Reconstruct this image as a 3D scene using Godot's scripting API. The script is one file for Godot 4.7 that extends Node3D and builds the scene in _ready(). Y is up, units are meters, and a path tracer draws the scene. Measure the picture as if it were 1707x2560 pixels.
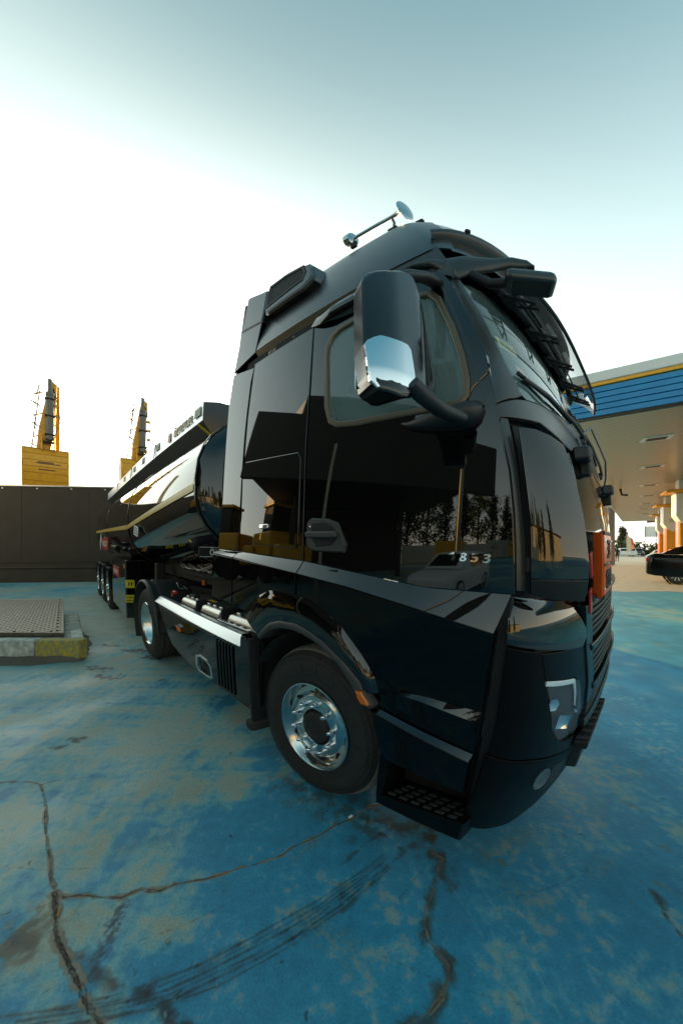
extends Node3D
# A black tractor unit with a tanker semi-trailer on the blue painted yard of a filling station, late afternoon.
# World: metres, y up, the camera stands at x = 0, z = 0 and looks along -z.
# The two vehicles are drawn in their own coordinates: x = forward along the vehicle, y = up, z = outward from its near side.
# TB and RB hold the gentle barrel form of their bodies and where they stand (cubic in x, y, -z); every part of a vehicle follows it.
const TB := [
	[-0.18398,0.73141,0.0096402,-0.0068259,0.024608,-0.0067186,0.0010143,-0.0067434,-0.0017702,0.0010308,0.72305,-0.00021393,-0.0036329,0.002361,-0.0018354,-0.0043623,-0.0071471,-0.0051358,-0.005034,-0.0029075],
	[-1.5967,-0.040588,0.023068,-0.00060324,0.98634,0.022895,-0.010999,0.018924,-0.0022848,-0.0050243,0.015075,0.0046161,-0.0024114,-0.0033022,0.0047419,-0.0057769,0.010051,-3.0108e-05,-0.0019614,0.00099089],
	[2.2548,0.52621,0.072869,-0.01432,-0.49246,0.12803,0.0027559,0.19916,-0.038046,-0.015564,-0.58887,0.080812,-0.023518,-0.091067,-0.01379,0.024042,0.085636,0.0042572,-3.1501e-05,0.013407],
]
const RB := [
	[-0.29191,0.75838,0.018566,-0.00069634,-0.0090004,-0.0099353,0.0047481,0.0075948,-0.0011807,-0.00044579,0.69434,0.028696,-1.1235e-05,-0.0033817,0.0019779,-0.00058164,0.0039261,0.00094659,8.0505e-05,8.7748e-05],
	[-1.6063,-0.06112,0.007526,-0.0001092,0.98147,0.0098387,-0.0018511,0.021389,0.0081334,-0.0029171,-0.011819,0.0024148,0.00025292,-0.0045792,0.0015111,0.0026207,0.00073681,0.0002655,0.00023511,5.5235e-05],
	[2.0195,0.46282,0.079735,-0.0020172,-0.163,0.050757,-0.0014805,0.062219,-0.005597,0.00020663,-0.76592,0.011784,0.004563,0.0010803,-0.00042229,0.0046308,0.0041883,0.0009403,0.00052249,0.00026679],
]
var M := {}
var FONT := SystemFont.new()

# ---------------------------------------------------------------- shapes
class Sh:
	var v := PackedVector3Array()
	var n := PackedVector3Array()
	var t := PackedVector2Array()
	var i := PackedInt32Array()
	func p(a: Vector3, b: Vector3, u := Vector2.ZERO) -> int:
		v.append(a)
		n.append(b)
		t.append(u)
		return v.size() - 1
	func tri(a: int, b: int, c: int) -> void:
		i.append(a)
		i.append(b)
		i.append(c)
	func quad(a: int, b: int, c: int, d: int) -> void:
		tri(a, b, c)
		tri(a, c, d)
	func face(pts: Array) -> void:
		var nn: Vector3 = (pts[1] - pts[0]).cross(pts[2] - pts[0]).normalized()
		var k: Array = []
		for q in pts:
			k.append(p(q, nn))
		for j in range(1, k.size() - 1):
			tri(k[0], k[j], k[j + 1])
	# rows of points joined into a smooth skin; the normal is (along the row) x (from row to row), times side
	func grid(rows: Array, side := 1.0, ring := false) -> void:
		var first := v.size()
		var w: int = rows[0].size()
		for r in rows.size():
			for c in w:
				var c0: int = (c - 1 + w) % w if ring else maxi(c - 1, 0)
				var c1: int = (c + 1) % w if ring else mini(c + 1, w - 1)
				var du: Vector3 = rows[r][c1] - rows[r][c0]
				var dv: Vector3 = rows[mini(r + 1, rows.size() - 1)][c] - rows[maxi(r - 1, 0)][c]
				var nn := du.cross(dv)
				if nn.length() < 1e-9:
					nn = Vector3.UP
				p(rows[r][c], nn.normalized() * side)
		for r in rows.size() - 1:
			for c in (w if ring else w - 1):
				var d := (c + 1) % w
				quad(first + r * w + c, first + r * w + d, first + (r + 1) * w + d, first + (r + 1) * w + c)
	# a box with rounded edges, cut finely enough to follow the body
	func box(c: Vector3, size: Vector3, b := 0.006, basis := Basis.IDENTITY, step := 0.25) -> void:
		var h := size * 0.5
		b = minf(b, minf(h.x, minf(h.y, h.z)) * 0.98)
		for ax in 3:
			for s in [-1.0, 1.0]:
				var a1 := (ax + 1) % 3
				var a2 := (ax + 2) % 3
				var l1 := _cuts(h[a1], b, step)
				var l2 := _cuts(h[a2], b, step)
				var first := v.size()
				for x in l1:
					for y in l2:
						var q := Vector3.ZERO
						q[ax] = s * h[ax]
						q[a1] = x
						q[a2] = y
						var inner := q.clamp(-h + Vector3.ONE * b, h - Vector3.ONE * b)
						var d := (q - inner).normalized()
						p(c + basis * (inner + d * b), basis * d)
				for x in l1.size() - 1:
					for y in l2.size() - 1:
						var k := first + x * l2.size() + y
						quad(k, k + l2.size(), k + l2.size() + 1, k + 1)
	func _cuts(h: float, b: float, step: float) -> Array:
		var out := [-h]
		var m := maxi(1, ceili(2.0 * (h - b) / step))
		for k in m + 1:
			out.append(-(h - b) + 2.0 * (h - b) * k / m)
		out.append(h)
		return out
	# a profile of (radius, height) turned about the z axis of xf
	func lathe(prof: Array, xf: Transform3D, seg := 40, a0 := 0.0, a1 := TAU) -> void:
		var nn: Array = []
		for k in prof.size() - 1:
			var d: Vector2 = prof[k + 1] - prof[k]
			nn.append(Vector2(d.y, -d.x).normalized())
		for k in prof.size() - 1:
			var na: Vector2 = nn[k]
			var nb: Vector2 = nn[k]
			if k > 0 and nn[k - 1].dot(nn[k]) > 0.72:
				na = (nn[k - 1] + nn[k]).normalized()
			if k < prof.size() - 2 and nn[k + 1].dot(nn[k]) > 0.72:
				nb = (nn[k + 1] + nn[k]).normalized()
			var first := v.size()
			for j in seg + 1:
				var a := a0 + (a1 - a0) * j / seg
				var e := Vector3(cos(a), sin(a), 0)
				p(xf * (e * prof[k].x + Vector3(0, 0, prof[k].y)), xf.basis * (e * na.x + Vector3(0, 0, na.y)))
				p(xf * (e * prof[k + 1].x + Vector3(0, 0, prof[k + 1].y)), xf.basis * (e * nb.x + Vector3(0, 0, nb.y)))
			for j in seg:
				var q := first + j * 2
				quad(q, q + 1, q + 3, q + 2)
	func tube(path: Array, r: float, seg := 8, flatten := 1.0) -> void:
		var rows: Array = []
		var up := Vector3.UP
		for k in path.size():
			var d: Vector3 = (path[mini(k + 1, path.size() - 1)] - path[maxi(k - 1, 0)]).normalized()
			if absf(d.dot(up)) > 0.95:
				up = Vector3(0.3, 0.1, 0.9).normalized()
			var sx := d.cross(up).normalized()
			var sy := sx.cross(d).normalized()
			up = sy
			var row: Array = []
			for j in seg:
				var a := TAU * j / seg
				row.append(path[k] + sx * cos(a) * r + sy * sin(a) * r * flatten)
			rows.append(row)
		grid(rows, 1.0, true)
		for e in [0, path.size() - 1]:
			var d: Vector3 = (path[1] - path[0]) if e == 0 else (path[e - 1] - path[e])
			d = -d.normalized()
			var k0 := p(path[e], d)
			var ks: Array = []
			for j in seg:
				ks.append(p(rows[e][j], d))
			for j in seg:
				tri(k0, ks[j], ks[(j + 1) % seg])
	# a flat outline with thickness along the z axis of xf, its front edge chamfered
	func prism(poly: Array, z0: float, z1: float, b: float, xf := Transform3D.IDENTITY, step := 0.3) -> void:
		var o := Sh.resample(poly, step)
		var ins := Sh.inset(o, b)
		var caps := Geometry2D.triangulate_polygon(PackedVector2Array(ins))
		for s in [1.0, -1.0]:
			var first := v.size()
			for q in ins:
				p(xf * Vector3(q.x, q.y, z1 if s > 0 else z0), xf.basis * Vector3(0, 0, s))
			for k in range(0, caps.size(), 3):
				tri(first + caps[k], first + caps[k + 1], first + caps[k + 2])
		_rim(o, ins, func(q: Vector2, d: float) -> Vector3: return xf * Vector3(q.x, q.y, d), [z1, z1 - b, z0 + b, z0], xf.basis)
	func _rim(o: Array, ins: Array, f: Callable, z: Array, basis: Basis) -> void:
		var m := o.size()
		for k in m:
			var k2 := (k + 1) % m
			var e: Vector2 = (o[k2] - o[k]).normalized()
			var out := Vector2(e.y, -e.x)
			var na := Sh.corner(o, k, out)
			var nb := Sh.corner(o, k2, out)
			var rings := [[ins, z[0], 0.75], [o, z[1], 0.15], [o, z[2], -0.15], [ins, z[3], -0.75]]
			var prev := []
			for r in rings:
				var a := p(f.call(r[0][k], r[1]), (basis * Vector3(na.x, na.y, r[2])).normalized())
				var c := p(f.call(r[0][k2], r[1]), (basis * Vector3(nb.x, nb.y, r[2])).normalized())
				if prev:
					quad(prev[0], a, c, prev[1])
				prev = [a, c]
	static func corner(o: Array, k: int, out: Vector2) -> Vector2:
		var m := o.size()
		var e1: Vector2 = (o[k] - o[(k - 1 + m) % m]).normalized()
		var e2: Vector2 = (o[(k + 1) % m] - o[k]).normalized()
		if e1.dot(e2) < 0.72:
			return out
		return (Vector2(e1.y, -e1.x) + Vector2(e2.y, -e2.x)).normalized()
	static func resample(poly: Array, step: float) -> Array:
		var out: Array = []
		for k in poly.size():
			var a: Vector2 = poly[k]
			var c: Vector2 = poly[(k + 1) % poly.size()]
			var m := maxi(1, ceili(a.distance_to(c) / step))
			for j in m:
				out.append(a.lerp(c, float(j) / m))
		var area := 0.0
		for k in out.size():
			area += out[k].cross(out[(k + 1) % out.size()])
		if area < 0:
			out.reverse()
		return out
	static func inset(o: Array, b: float) -> Array:
		var out: Array = []
		var m := o.size()
		for k in m:
			var e1: Vector2 = (o[k] - o[(k - 1 + m) % m]).normalized()
			var e2: Vector2 = (o[(k + 1) % m] - o[k]).normalized()
			var nn := (Vector2(-e1.y, e1.x) + Vector2(-e2.y, e2.x)).normalized()
			out.append(o[k] + nn * b / maxf(0.5, sqrt(maxf(0.05, (1.0 + e1.dot(e2)) * 0.5))))
		return out
	# a panel of any outline on the surface f(u, v, height above it), with holes, a rounded lip and thickness
	func sheet(poly: Array, holes: Array, f: Callable, thick := 0.02, step := 0.1, b := 0.004) -> void:
		var o := Sh.resample(poly, step * 0.6)
		var ins := Sh.inset(o, b)
		var pts := PackedVector2Array(ins)
		var rims: Array = []
		for hpoly in holes:
			var ho := Sh.resample(hpoly, step * 0.6)
			var hi := Sh.inset(ho, -b)
			rims.append([ho, hi])
			pts.append_array(PackedVector2Array(hi))
		var lo: Vector2 = o[0]
		var hi2: Vector2 = o[0]
		for q in o:
			lo = lo.min(q)
			hi2 = hi2.max(q)
		var edge := PackedVector2Array(ins)
		var y := lo.y + step * 0.5
		var odd := false
		while y < hi2.y:
			var x := lo.x + (step * 0.5 if odd else step)
			while x < hi2.x:
				var q := Vector2(x, y)
				if Geometry2D.is_point_in_polygon(q, edge) and _clear(q, pts, step * 0.45):
					var ok := true
					for r in rims:
						if Geometry2D.is_point_in_polygon(q, PackedVector2Array(r[1])):
							ok = false
					if ok:
						pts.append(q)
				x += step
			odd = not odd
			y += step * 0.87
		var first := v.size()
		for q in pts:
			p(f.call(q.x, q.y, 0.0), Sh.out_of(f, q))
		var tr := Geometry2D.triangulate_delaunay(pts)
		for k in range(0, tr.size(), 3):
			var a := pts[tr[k]]
			var c2 := pts[tr[k + 1]]
			var d := pts[tr[k + 2]]
			if absf((c2 - a).cross(d - a)) < 1e-7:
				continue
			var mid := (a + c2 + d) / 3.0
			if not Geometry2D.is_point_in_polygon(mid, edge):
				continue
			var inside := false
			for r in rims:
				if Geometry2D.is_point_in_polygon(mid, PackedVector2Array(r[1])):
					inside = true
			if not inside:
				tri(first + tr[k], first + tr[k + 1], first + tr[k + 2])
		_lip(o, ins, f, thick, b, 1.0)
		for r in rims:
			_lip(r[0], r[1], f, thick, b, -1.0)
	func _clear(q: Vector2, pts: PackedVector2Array, d: float) -> bool:
		for a in pts:
			if absf(a.x - q.x) < d and absf(a.y - q.y) < d:
				return false
		return true
	static func out_of(f: Callable, q: Vector2) -> Vector3:
		var e := 0.004
		var du: Vector3 = f.call(q.x + e, q.y, 0.0) - f.call(q.x - e, q.y, 0.0)
		var dv: Vector3 = f.call(q.x, q.y + e, 0.0) - f.call(q.x, q.y - e, 0.0)
		return du.cross(dv).normalized()
	func _lip(o: Array, ins: Array, f: Callable, thick: float, b: float, side: float) -> void:
		var m := o.size()
		for k in m:
			var k2 := (k + 1) % m
			var na := Sh.out_of(f, o[k])
			var nb := Sh.out_of(f, o[k2])
			var pa: Vector3 = f.call(o[k].x, o[k].y, 0.0)
			var pb: Vector3 = f.call(o[k2].x, o[k2].y, 0.0)
			var w := (pb - pa).normalized().cross((na + nb).normalized()).normalized() * side
			var a0 := p(f.call(ins[k].x, ins[k].y, 0.0), na)
			var b0 := p(f.call(ins[k2].x, ins[k2].y, 0.0), nb)
			var a1 := p(f.call(o[k].x, o[k].y, -b), (na + w).normalized())
			var b1 := p(f.call(o[k2].x, o[k2].y, -b), (nb + w).normalized())
			quad(a0, a1, b1, b0)
			var a2 := p(f.call(o[k].x, o[k].y, -b), w)
			var b2 := p(f.call(o[k2].x, o[k2].y, -b), w)
			var a3 := p(f.call(o[k].x, o[k].y, -thick), w)
			var b3 := p(f.call(o[k2].x, o[k2].y, -thick), w)
			quad(a2, a3, b3, b2)
	func text(words: String, font: Font, high: float, depth: float, xf: Transform3D) -> void:
		var m := TextMesh.new()
		m.text = words
		m.font = font
		m.font_size = 32
		m.pixel_size = high / 24.0
		m.depth = depth
		m.curve_step = 2.0
		var a := m.get_mesh_arrays()
		var first := v.size()
		for k in a[Mesh.ARRAY_VERTEX].size():
			p(xf * a[Mesh.ARRAY_VERTEX][k], xf.basis.orthonormalized() * a[Mesh.ARRAY_NORMAL][k])
		if a[Mesh.ARRAY_INDEX]:
			for k in a[Mesh.ARRAY_INDEX]:
				i.append(first + k)
		else:
			for k in a[Mesh.ARRAY_VERTEX].size():
				i.append(first + k)

func P3(c: Array, s: float, y: float, w: float) -> float:
	return c[0] + w * (c[1] + w * (c[2] + w * c[3])) + y * (c[4] + w * (c[5] + w * c[6]) + y * (c[7] + c[8] * w + y * c[9])) + s * (c[10] + w * (c[11] + c[12] * w) + y * (c[13] + c[14] * w + c[15] * y) + s * (c[16] + c[17] * w + c[18] * y + c[19] * s))

func follow(b: Array, q: Vector3) -> Vector3:
	return Vector3(P3(b[0], q.x, q.y, -q.z), P3(b[1], q.x, q.y, -q.z) + EYE, -P3(b[2], q.x, q.y, -q.z))

const EYE := 1.5867

# commits a shape as one named mesh under parent; space 1 = tractor coordinates, 2 = trailer coordinates, 0 = parent's own
func put(called: String, sh: Sh, m: Material, parent: Node, space := 0) -> MeshInstance3D:
	var o := MeshInstance3D.new()
	o.name = called
	var root: Node = parent
	while root != self and root.get_parent() != self and root.get_parent() != null:
		root = root.get_parent()
	var at := Vector3.ZERO if root == self else (root as Node3D).position
	var v := sh.v
	var n := sh.n
	if space:
		var b: Array = TB if space == 1 else RB
		for k in v.size():
			var q := follow(b, v[k])
			var nn := n[k]
			var t1 := nn.cross(Vector3.UP if absf(nn.y) < 0.8 else Vector3.RIGHT).normalized()
			var t2 := nn.cross(t1)
			n[k] = (follow(b, v[k] + t1 * 0.003) - q).cross(follow(b, v[k] + t2 * 0.003) - q).normalized()
			v[k] = q - at
	var idx := sh.i
	for k in range(0, idx.size(), 3):
		var g := (v[idx[k + 1]] - v[idx[k]]).cross(v[idx[k + 2]] - v[idx[k]])
		if g.dot(n[idx[k]] + n[idx[k + 1]] + n[idx[k + 2]]) > 0:
			var z := idx[k + 1]
			idx[k + 1] = idx[k + 2]
			idx[k + 2] = z
	var a := []
	a.resize(Mesh.ARRAY_MAX)
	a[Mesh.ARRAY_VERTEX] = v
	a[Mesh.ARRAY_NORMAL] = n
	a[Mesh.ARRAY_TEX_UV] = sh.t
	a[Mesh.ARRAY_INDEX] = idx
	var mesh := ArrayMesh.new()
	mesh.add_surface_from_arrays(Mesh.PRIMITIVE_TRIANGLES, a)
	mesh.surface_set_material(0, m)
	o.mesh = mesh
	parent.add_child(o, true)
	return o

func thing(called: String, label: String, category: String, at := Vector3.ZERO, turn := 0.0, group := "") -> Node3D:
	var o := Node3D.new()
	o.name = called
	o.position = at
	o.rotation.y = turn
	add_child(o, true)
	return tag(o, label, category, group)

func tag(o: Node3D, label: String, category: String, group := "") -> Node3D:
	o.set_meta("label", label)
	o.set_meta("category", category)
	if group:
		o.set_meta("group", group)
	return o

func kind(o: Node3D, k: String) -> Node3D:
	o.set_meta("kind", k)
	return o

func lin(r: float, g: float, b: float, a := 1.0) -> Color:
	var c := Color(r, g, b).linear_to_srgb()
	c.a = a
	return c

func mat(c: Color, rough := 0.5, metal := 0.0, spec := 0.5) -> StandardMaterial3D:
	var m := StandardMaterial3D.new()
	m.albedo_color = c
	m.roughness = rough
	m.metallic = metal
	m.metallic_specular = spec
	return m

func noise(freq: float, oct := 4, sd := 1, type := FastNoiseLite.TYPE_SIMPLEX_SMOOTH) -> FastNoiseLite:
	var n := FastNoiseLite.new()
	n.noise_type = type
	n.seed = sd
	n.frequency = freq
	n.fractal_octaves = oct
	return n

# a tiling texture whose values run between two greys, for roughness or tint
func grain(a: Color, b: Color, freq: float, oct := 4, sd := 1, side := 256) -> NoiseTexture2D:
	var t := NoiseTexture2D.new()
	t.width = side
	t.height = side
	t.seamless = true
	t.noise = noise(freq, oct, sd)
	var r := Gradient.new()
	r.offsets = PackedFloat32Array([0.0, 0.3, 0.7, 1.0])
	r.colors = PackedColorArray([a, a.lerp(b, 0.25), a.lerp(b, 0.8), b])
	t.color_ramp = r
	return t

func worn(m: StandardMaterial3D, a: Color, b: Color, freq: float, size: float, sd := 1, oct := 5) -> StandardMaterial3D:
	m.albedo_color = Color.WHITE
	m.albedo_texture = grain(a, b, freq, oct, sd)
	m.uv1_triplanar = true
	m.uv1_world_triplanar = true
	m.uv1_scale = Vector3.ONE / size
	return m

func _ready() -> void:
	FONT.font_names = PackedStringArray(["Droid Sans"])
	FONT.font_weight = 700
	# camera, level, with a shifted lens
	var cam := Camera3D.new()
	cam.name = "camera"
	cam.projection = Camera3D.PROJECTION_FRUSTUM
	cam.near = 0.05
	cam.far = 900.0
	cam.size = 0.05 * 2560.0 / 840.0
	cam.frustum_offset = Vector2(0, 0.05 * 92.0 / 840.0)
	cam.position = Vector3(0, EYE, 0)
	add_child(cam)
	cam.current = true
	# sky, sun, exposure
	var env := Environment.new()
	env.background_mode = Environment.BG_SKY
	env.sky = Sky.new()
	var pan := PanoramaSkyMaterial.new()
	pan.panorama = ImageTexture.create_from_image(sky_image())
	env.sky.sky_material = pan
	env.tonemap_mode = Environment.TONE_MAPPER_LINEAR
	env.tonemap_exposure = 1.8
	env.sdfgi_enabled = true
	env.ssao_enabled = true
	env.ssil_enabled = true
	var we := WorldEnvironment.new()
	we.name = "surroundings"
	we.environment = env
	add_child(we)
	var sun := DirectionalLight3D.new()
	sun.name = "sun"
	sun.light_color = Color(1.0, 0.76, 0.42)
	sun.light_energy = 1.6
	sun.light_angular_distance = 0.6
	sun.shadow_enabled = true
	sun.basis = Basis.looking_at(-SUN)
	add_child(sun)
	materials()
	ground()
	surroundings()
	tractor()
	trailer()
	kerb_island()
	far_side()
	left_side()

const SUN := Vector3(-0.335, 0.205, -0.920)

# clear late-afternoon sky: blue overhead, pale low down, a wide warm glare round the sun
func sky_image() -> Image:
	var w := 512
	var h := 256
	var im := Image.create(w, h, false, Image.FORMAT_RGBF)
	# deep blue overhead, bright haze up to some 45 degrees, brightest and warm on the sun's side
	for y in h:
		var el := rad_to_deg((0.5 - (y + 0.5) / h) * PI)
		var up := maxf(sin(deg_to_rad(el)), 0.0)
		for x in w:
			var az := rad_to_deg(wrapf((x + 0.5) / w * TAU, -PI, PI))
			var c := Vector3(0.026, 0.130, 0.190).lerp(Vector3(0.20, 0.36, 0.35), exp(-up / 0.40) * 0.85)
			c = c.lerp(Vector3(0.72, 0.52, 0.27), 0.85 * exp(-up / 0.17))
			var haze := 1.0 - smoothstep(8.0, 60.0, el)
			var side := 0.30 + 0.70 * exp(-pow(wrapf(az + 18.0, -180, 180) / 62.0, 2.0))
			c += Vector3(0.95, 1.04, 0.97) * haze * side * 1.15
			# the glare round the low sun
			var ang := Vector2(wrapf(az + 20.0, -180, 180) * cos(deg_to_rad(el)), el - 14.0).length()
			c += Vector3(1.0, 0.90, 0.66) * (1.1 * exp(-pow(ang / 20.0, 2.0)) + 0.35 * exp(-pow(ang / 42.0, 2.0)))
			im.set_pixel(x, y, Color(c.x, c.y, c.z))
	return im

func materials() -> void:
	M.paint = mat(lin(0.003, 0.0027, 0.0022), 0.02, 0.0, 0.66)
	M.paint.roughness = 1.0
	M.paint.roughness_texture = grain(Color(0.006, 0.006, 0.006), Color(0.035, 0.035, 0.035), 0.02, 5, 17)
	M.paint.uv1_triplanar = true
	M.paint.uv1_world_triplanar = true
	M.paint.uv1_scale = Vector3.ONE / 1.4
	M.paint_low = mat(lin(0.003, 0.0027, 0.0022), 0.03, 0.0, 0.36)  # same black paint, mirroring weakened to darken the lower panels
	M.car_black = mat(lin(0.004, 0.004, 0.004), 0.12, 0.0, 0.38)
	M.satin = mat(lin(0.006, 0.0055, 0.005), 0.26, 0.0, 0.42)
	M.matt = worn(mat(Color.WHITE, 0.5, 0.0, 0.5), lin(0.016, 0.015, 0.014), lin(0.028, 0.026, 0.024), 0.05, 0.4)
	M.trim = mat(lin(0.055, 0.05, 0.044), 0.55)
	M.pillar = mat(lin(0.030, 0.028, 0.025), 0.34, 0.0, 0.6)
	M.roof = mat(lin(0.018, 0.018, 0.017), 0.26, 0.0, 0.85)  # the black paint made lighter, standing in for bright sky mirrored in it
	M.mirror = mat(lin(0.010, 0.0095, 0.009), 0.14, 0.0, 0.6)
	M.bumper = mat(lin(0.005, 0.0045, 0.004), 0.34, 0.0, 0.22)
	M.dome = mat(lin(0.006, 0.006, 0.0055), 0.14, 0.0, 0.8)
	M.dark = mat(lin(0.010, 0.0095, 0.009), 0.7)
	M.seam = mat(lin(0.010, 0.0095, 0.009), 0.8)
	M.chrome = mat(lin(0.88, 0.9, 0.92), 0.03, 1.0)
	M.polish = worn(mat(Color.WHITE, 0.20, 1.0), lin(0.60, 0.60, 0.58), lin(0.80, 0.81, 0.79), 0.04, 0.3)
	M.alu = worn(mat(Color.WHITE, 0.3, 1.0), lin(0.35, 0.34, 0.32), lin(0.62, 0.61, 0.58), 0.06, 0.3)
	M.rail = mat(lin(0.72, 0.74, 0.74), 0.28, 0.6)
	M.steel = mat(lin(0.25, 0.24, 0.22), 0.4, 0.9)
	M.rubber = worn(mat(Color.WHITE, 0.75), lin(0.018, 0.016, 0.013), lin(0.042, 0.036, 0.028), 0.04, 0.25)
	M.scuffed = worn(mat(Color.WHITE, 0.85), lin(0.10, 0.088, 0.07), lin(0.34, 0.30, 0.24), 0.07, 0.2)
	M.tread = worn(mat(Color.WHITE, 0.85), lin(0.11, 0.097, 0.078), lin(0.26, 0.235, 0.19), 0.05, 0.3)
	M.glass = mat(lin(0.55, 0.8, 0.75, 0.22), 0.01, 0.0, 0.6)
	M.glass.transparency = BaseMaterial3D.TRANSPARENCY_ALPHA
	M.tint = mat(lin(0.25, 0.28, 0.28, 0.3), 0.03)
	M.tint.transparency = BaseMaterial3D.TRANSPARENCY_ALPHA
	M.lens = mat(lin(0.9, 0.95, 1.0, 0.06), 0.02, 0.0, 0.3)
	M.lens.transparency = BaseMaterial3D.TRANSPARENCY_ALPHA
	M.amber = mat(lin(0.75, 0.16, 0.008), 0.12)
	M.red = mat(lin(0.5, 0.02, 0.015), 0.3)
	M.white = mat(lin(0.75, 0.76, 0.74), 0.4)
	M.yellow = worn(mat(Color.WHITE, 0.45), lin(0.55, 0.27, 0.012), lin(0.72, 0.38, 0.02), 0.03, 2.0)
	M.tape = mat(lin(0.62, 0.40, 0.02), 0.4)
	M.chock = mat(lin(0.62, 0.50, 0.02), 0.45)
	M.orange = mat(lin(0.80, 0.10, 0.008), 0.3)
	M.ink = mat(lin(0.01, 0.01, 0.01), 0.5)
	M.sticker = mat(lin(0.75, 0.70, 0.32), 0.6)
	M.bronze = mat(lin(0.16, 0.12, 0.075), 0.3, 0.3)
	M.canopy = worn(mat(Color.WHITE, 0.35), lin(0.55, 0.53, 0.47), lin(0.68, 0.66, 0.6), 0.03, 2.0)
	M.ceiling = mat(lin(0.46, 0.40, 0.30), 0.30, 0.3)
	M.blue = worn(mat(Color.WHITE, 0.32), lin(0.003, 0.20, 0.46), lin(0.006, 0.26, 0.54), 0.02, 3.0)
	M.fascia = mat(lin(0.78, 0.78, 0.74), 0.4)
	M.gold = mat(lin(0.85, 0.40, 0.02), 0.4)
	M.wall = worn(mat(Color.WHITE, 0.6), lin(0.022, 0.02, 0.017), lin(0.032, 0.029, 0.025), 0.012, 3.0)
	M.concrete = worn(mat(Color.WHITE, 0.85), lin(0.20, 0.20, 0.165), lin(0.40, 0.40, 0.34), 0.02, 0.9)
	M.kerb_white = worn(mat(Color.WHITE, 0.8), lin(0.30, 0.30, 0.25), lin(0.70, 0.70, 0.62), 0.018, 0.7, 3)
	M.kerb_yellow = worn(mat(Color.WHITE, 0.8), lin(0.22, 0.23, 0.18), lin(0.60, 0.40, 0.03), 0.025, 0.5, 7)
	M.plate = worn(mat(Color.WHITE, 0.5, 0.7), lin(0.11, 0.095, 0.07), lin(0.24, 0.21, 0.16), 0.03, 0.6)
	M.bark = worn(mat(Color.WHITE, 0.9), lin(0.03, 0.022, 0.015), lin(0.09, 0.07, 0.05), 0.05, 0.5)
	M.leaf = mat(lin(0.045, 0.06, 0.016), 0.6)
	M.leaf2 = mat(lin(0.10, 0.09, 0.025), 0.6)
	M.cypress = mat(lin(0.016, 0.024, 0.010), 0.7)
	for k in ["leaf", "leaf2", "cypress"]:
		M[k].backlight_enabled = true
		M[k].backlight = M[k].albedo_color * 0.6
	M.cream = worn(mat(Color.WHITE, 0.7), lin(0.52, 0.47, 0.36), lin(0.66, 0.6, 0.48), 0.02, 4.0)
	M.skin = mat(lin(0.35, 0.2, 0.13), 0.6)
	M.cloth = mat(lin(0.012, 0.012, 0.016), 0.8)

# ---------------------------------------------------------------- ground
const GX := -4.0
const GZ := -7.7
const GS := 7.2
const GN := 2048

func layer(side: int, size: float, ox: float, oz: float, per_metre: float, oct: int, sd: int) -> PackedByteArray:
	var r := size / side
	var n := noise(per_metre * r, oct, sd)
	n.offset = Vector3(ox / r, oz / r, 0)
	return n.get_image(side, side, false, false, false).get_data()

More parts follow.
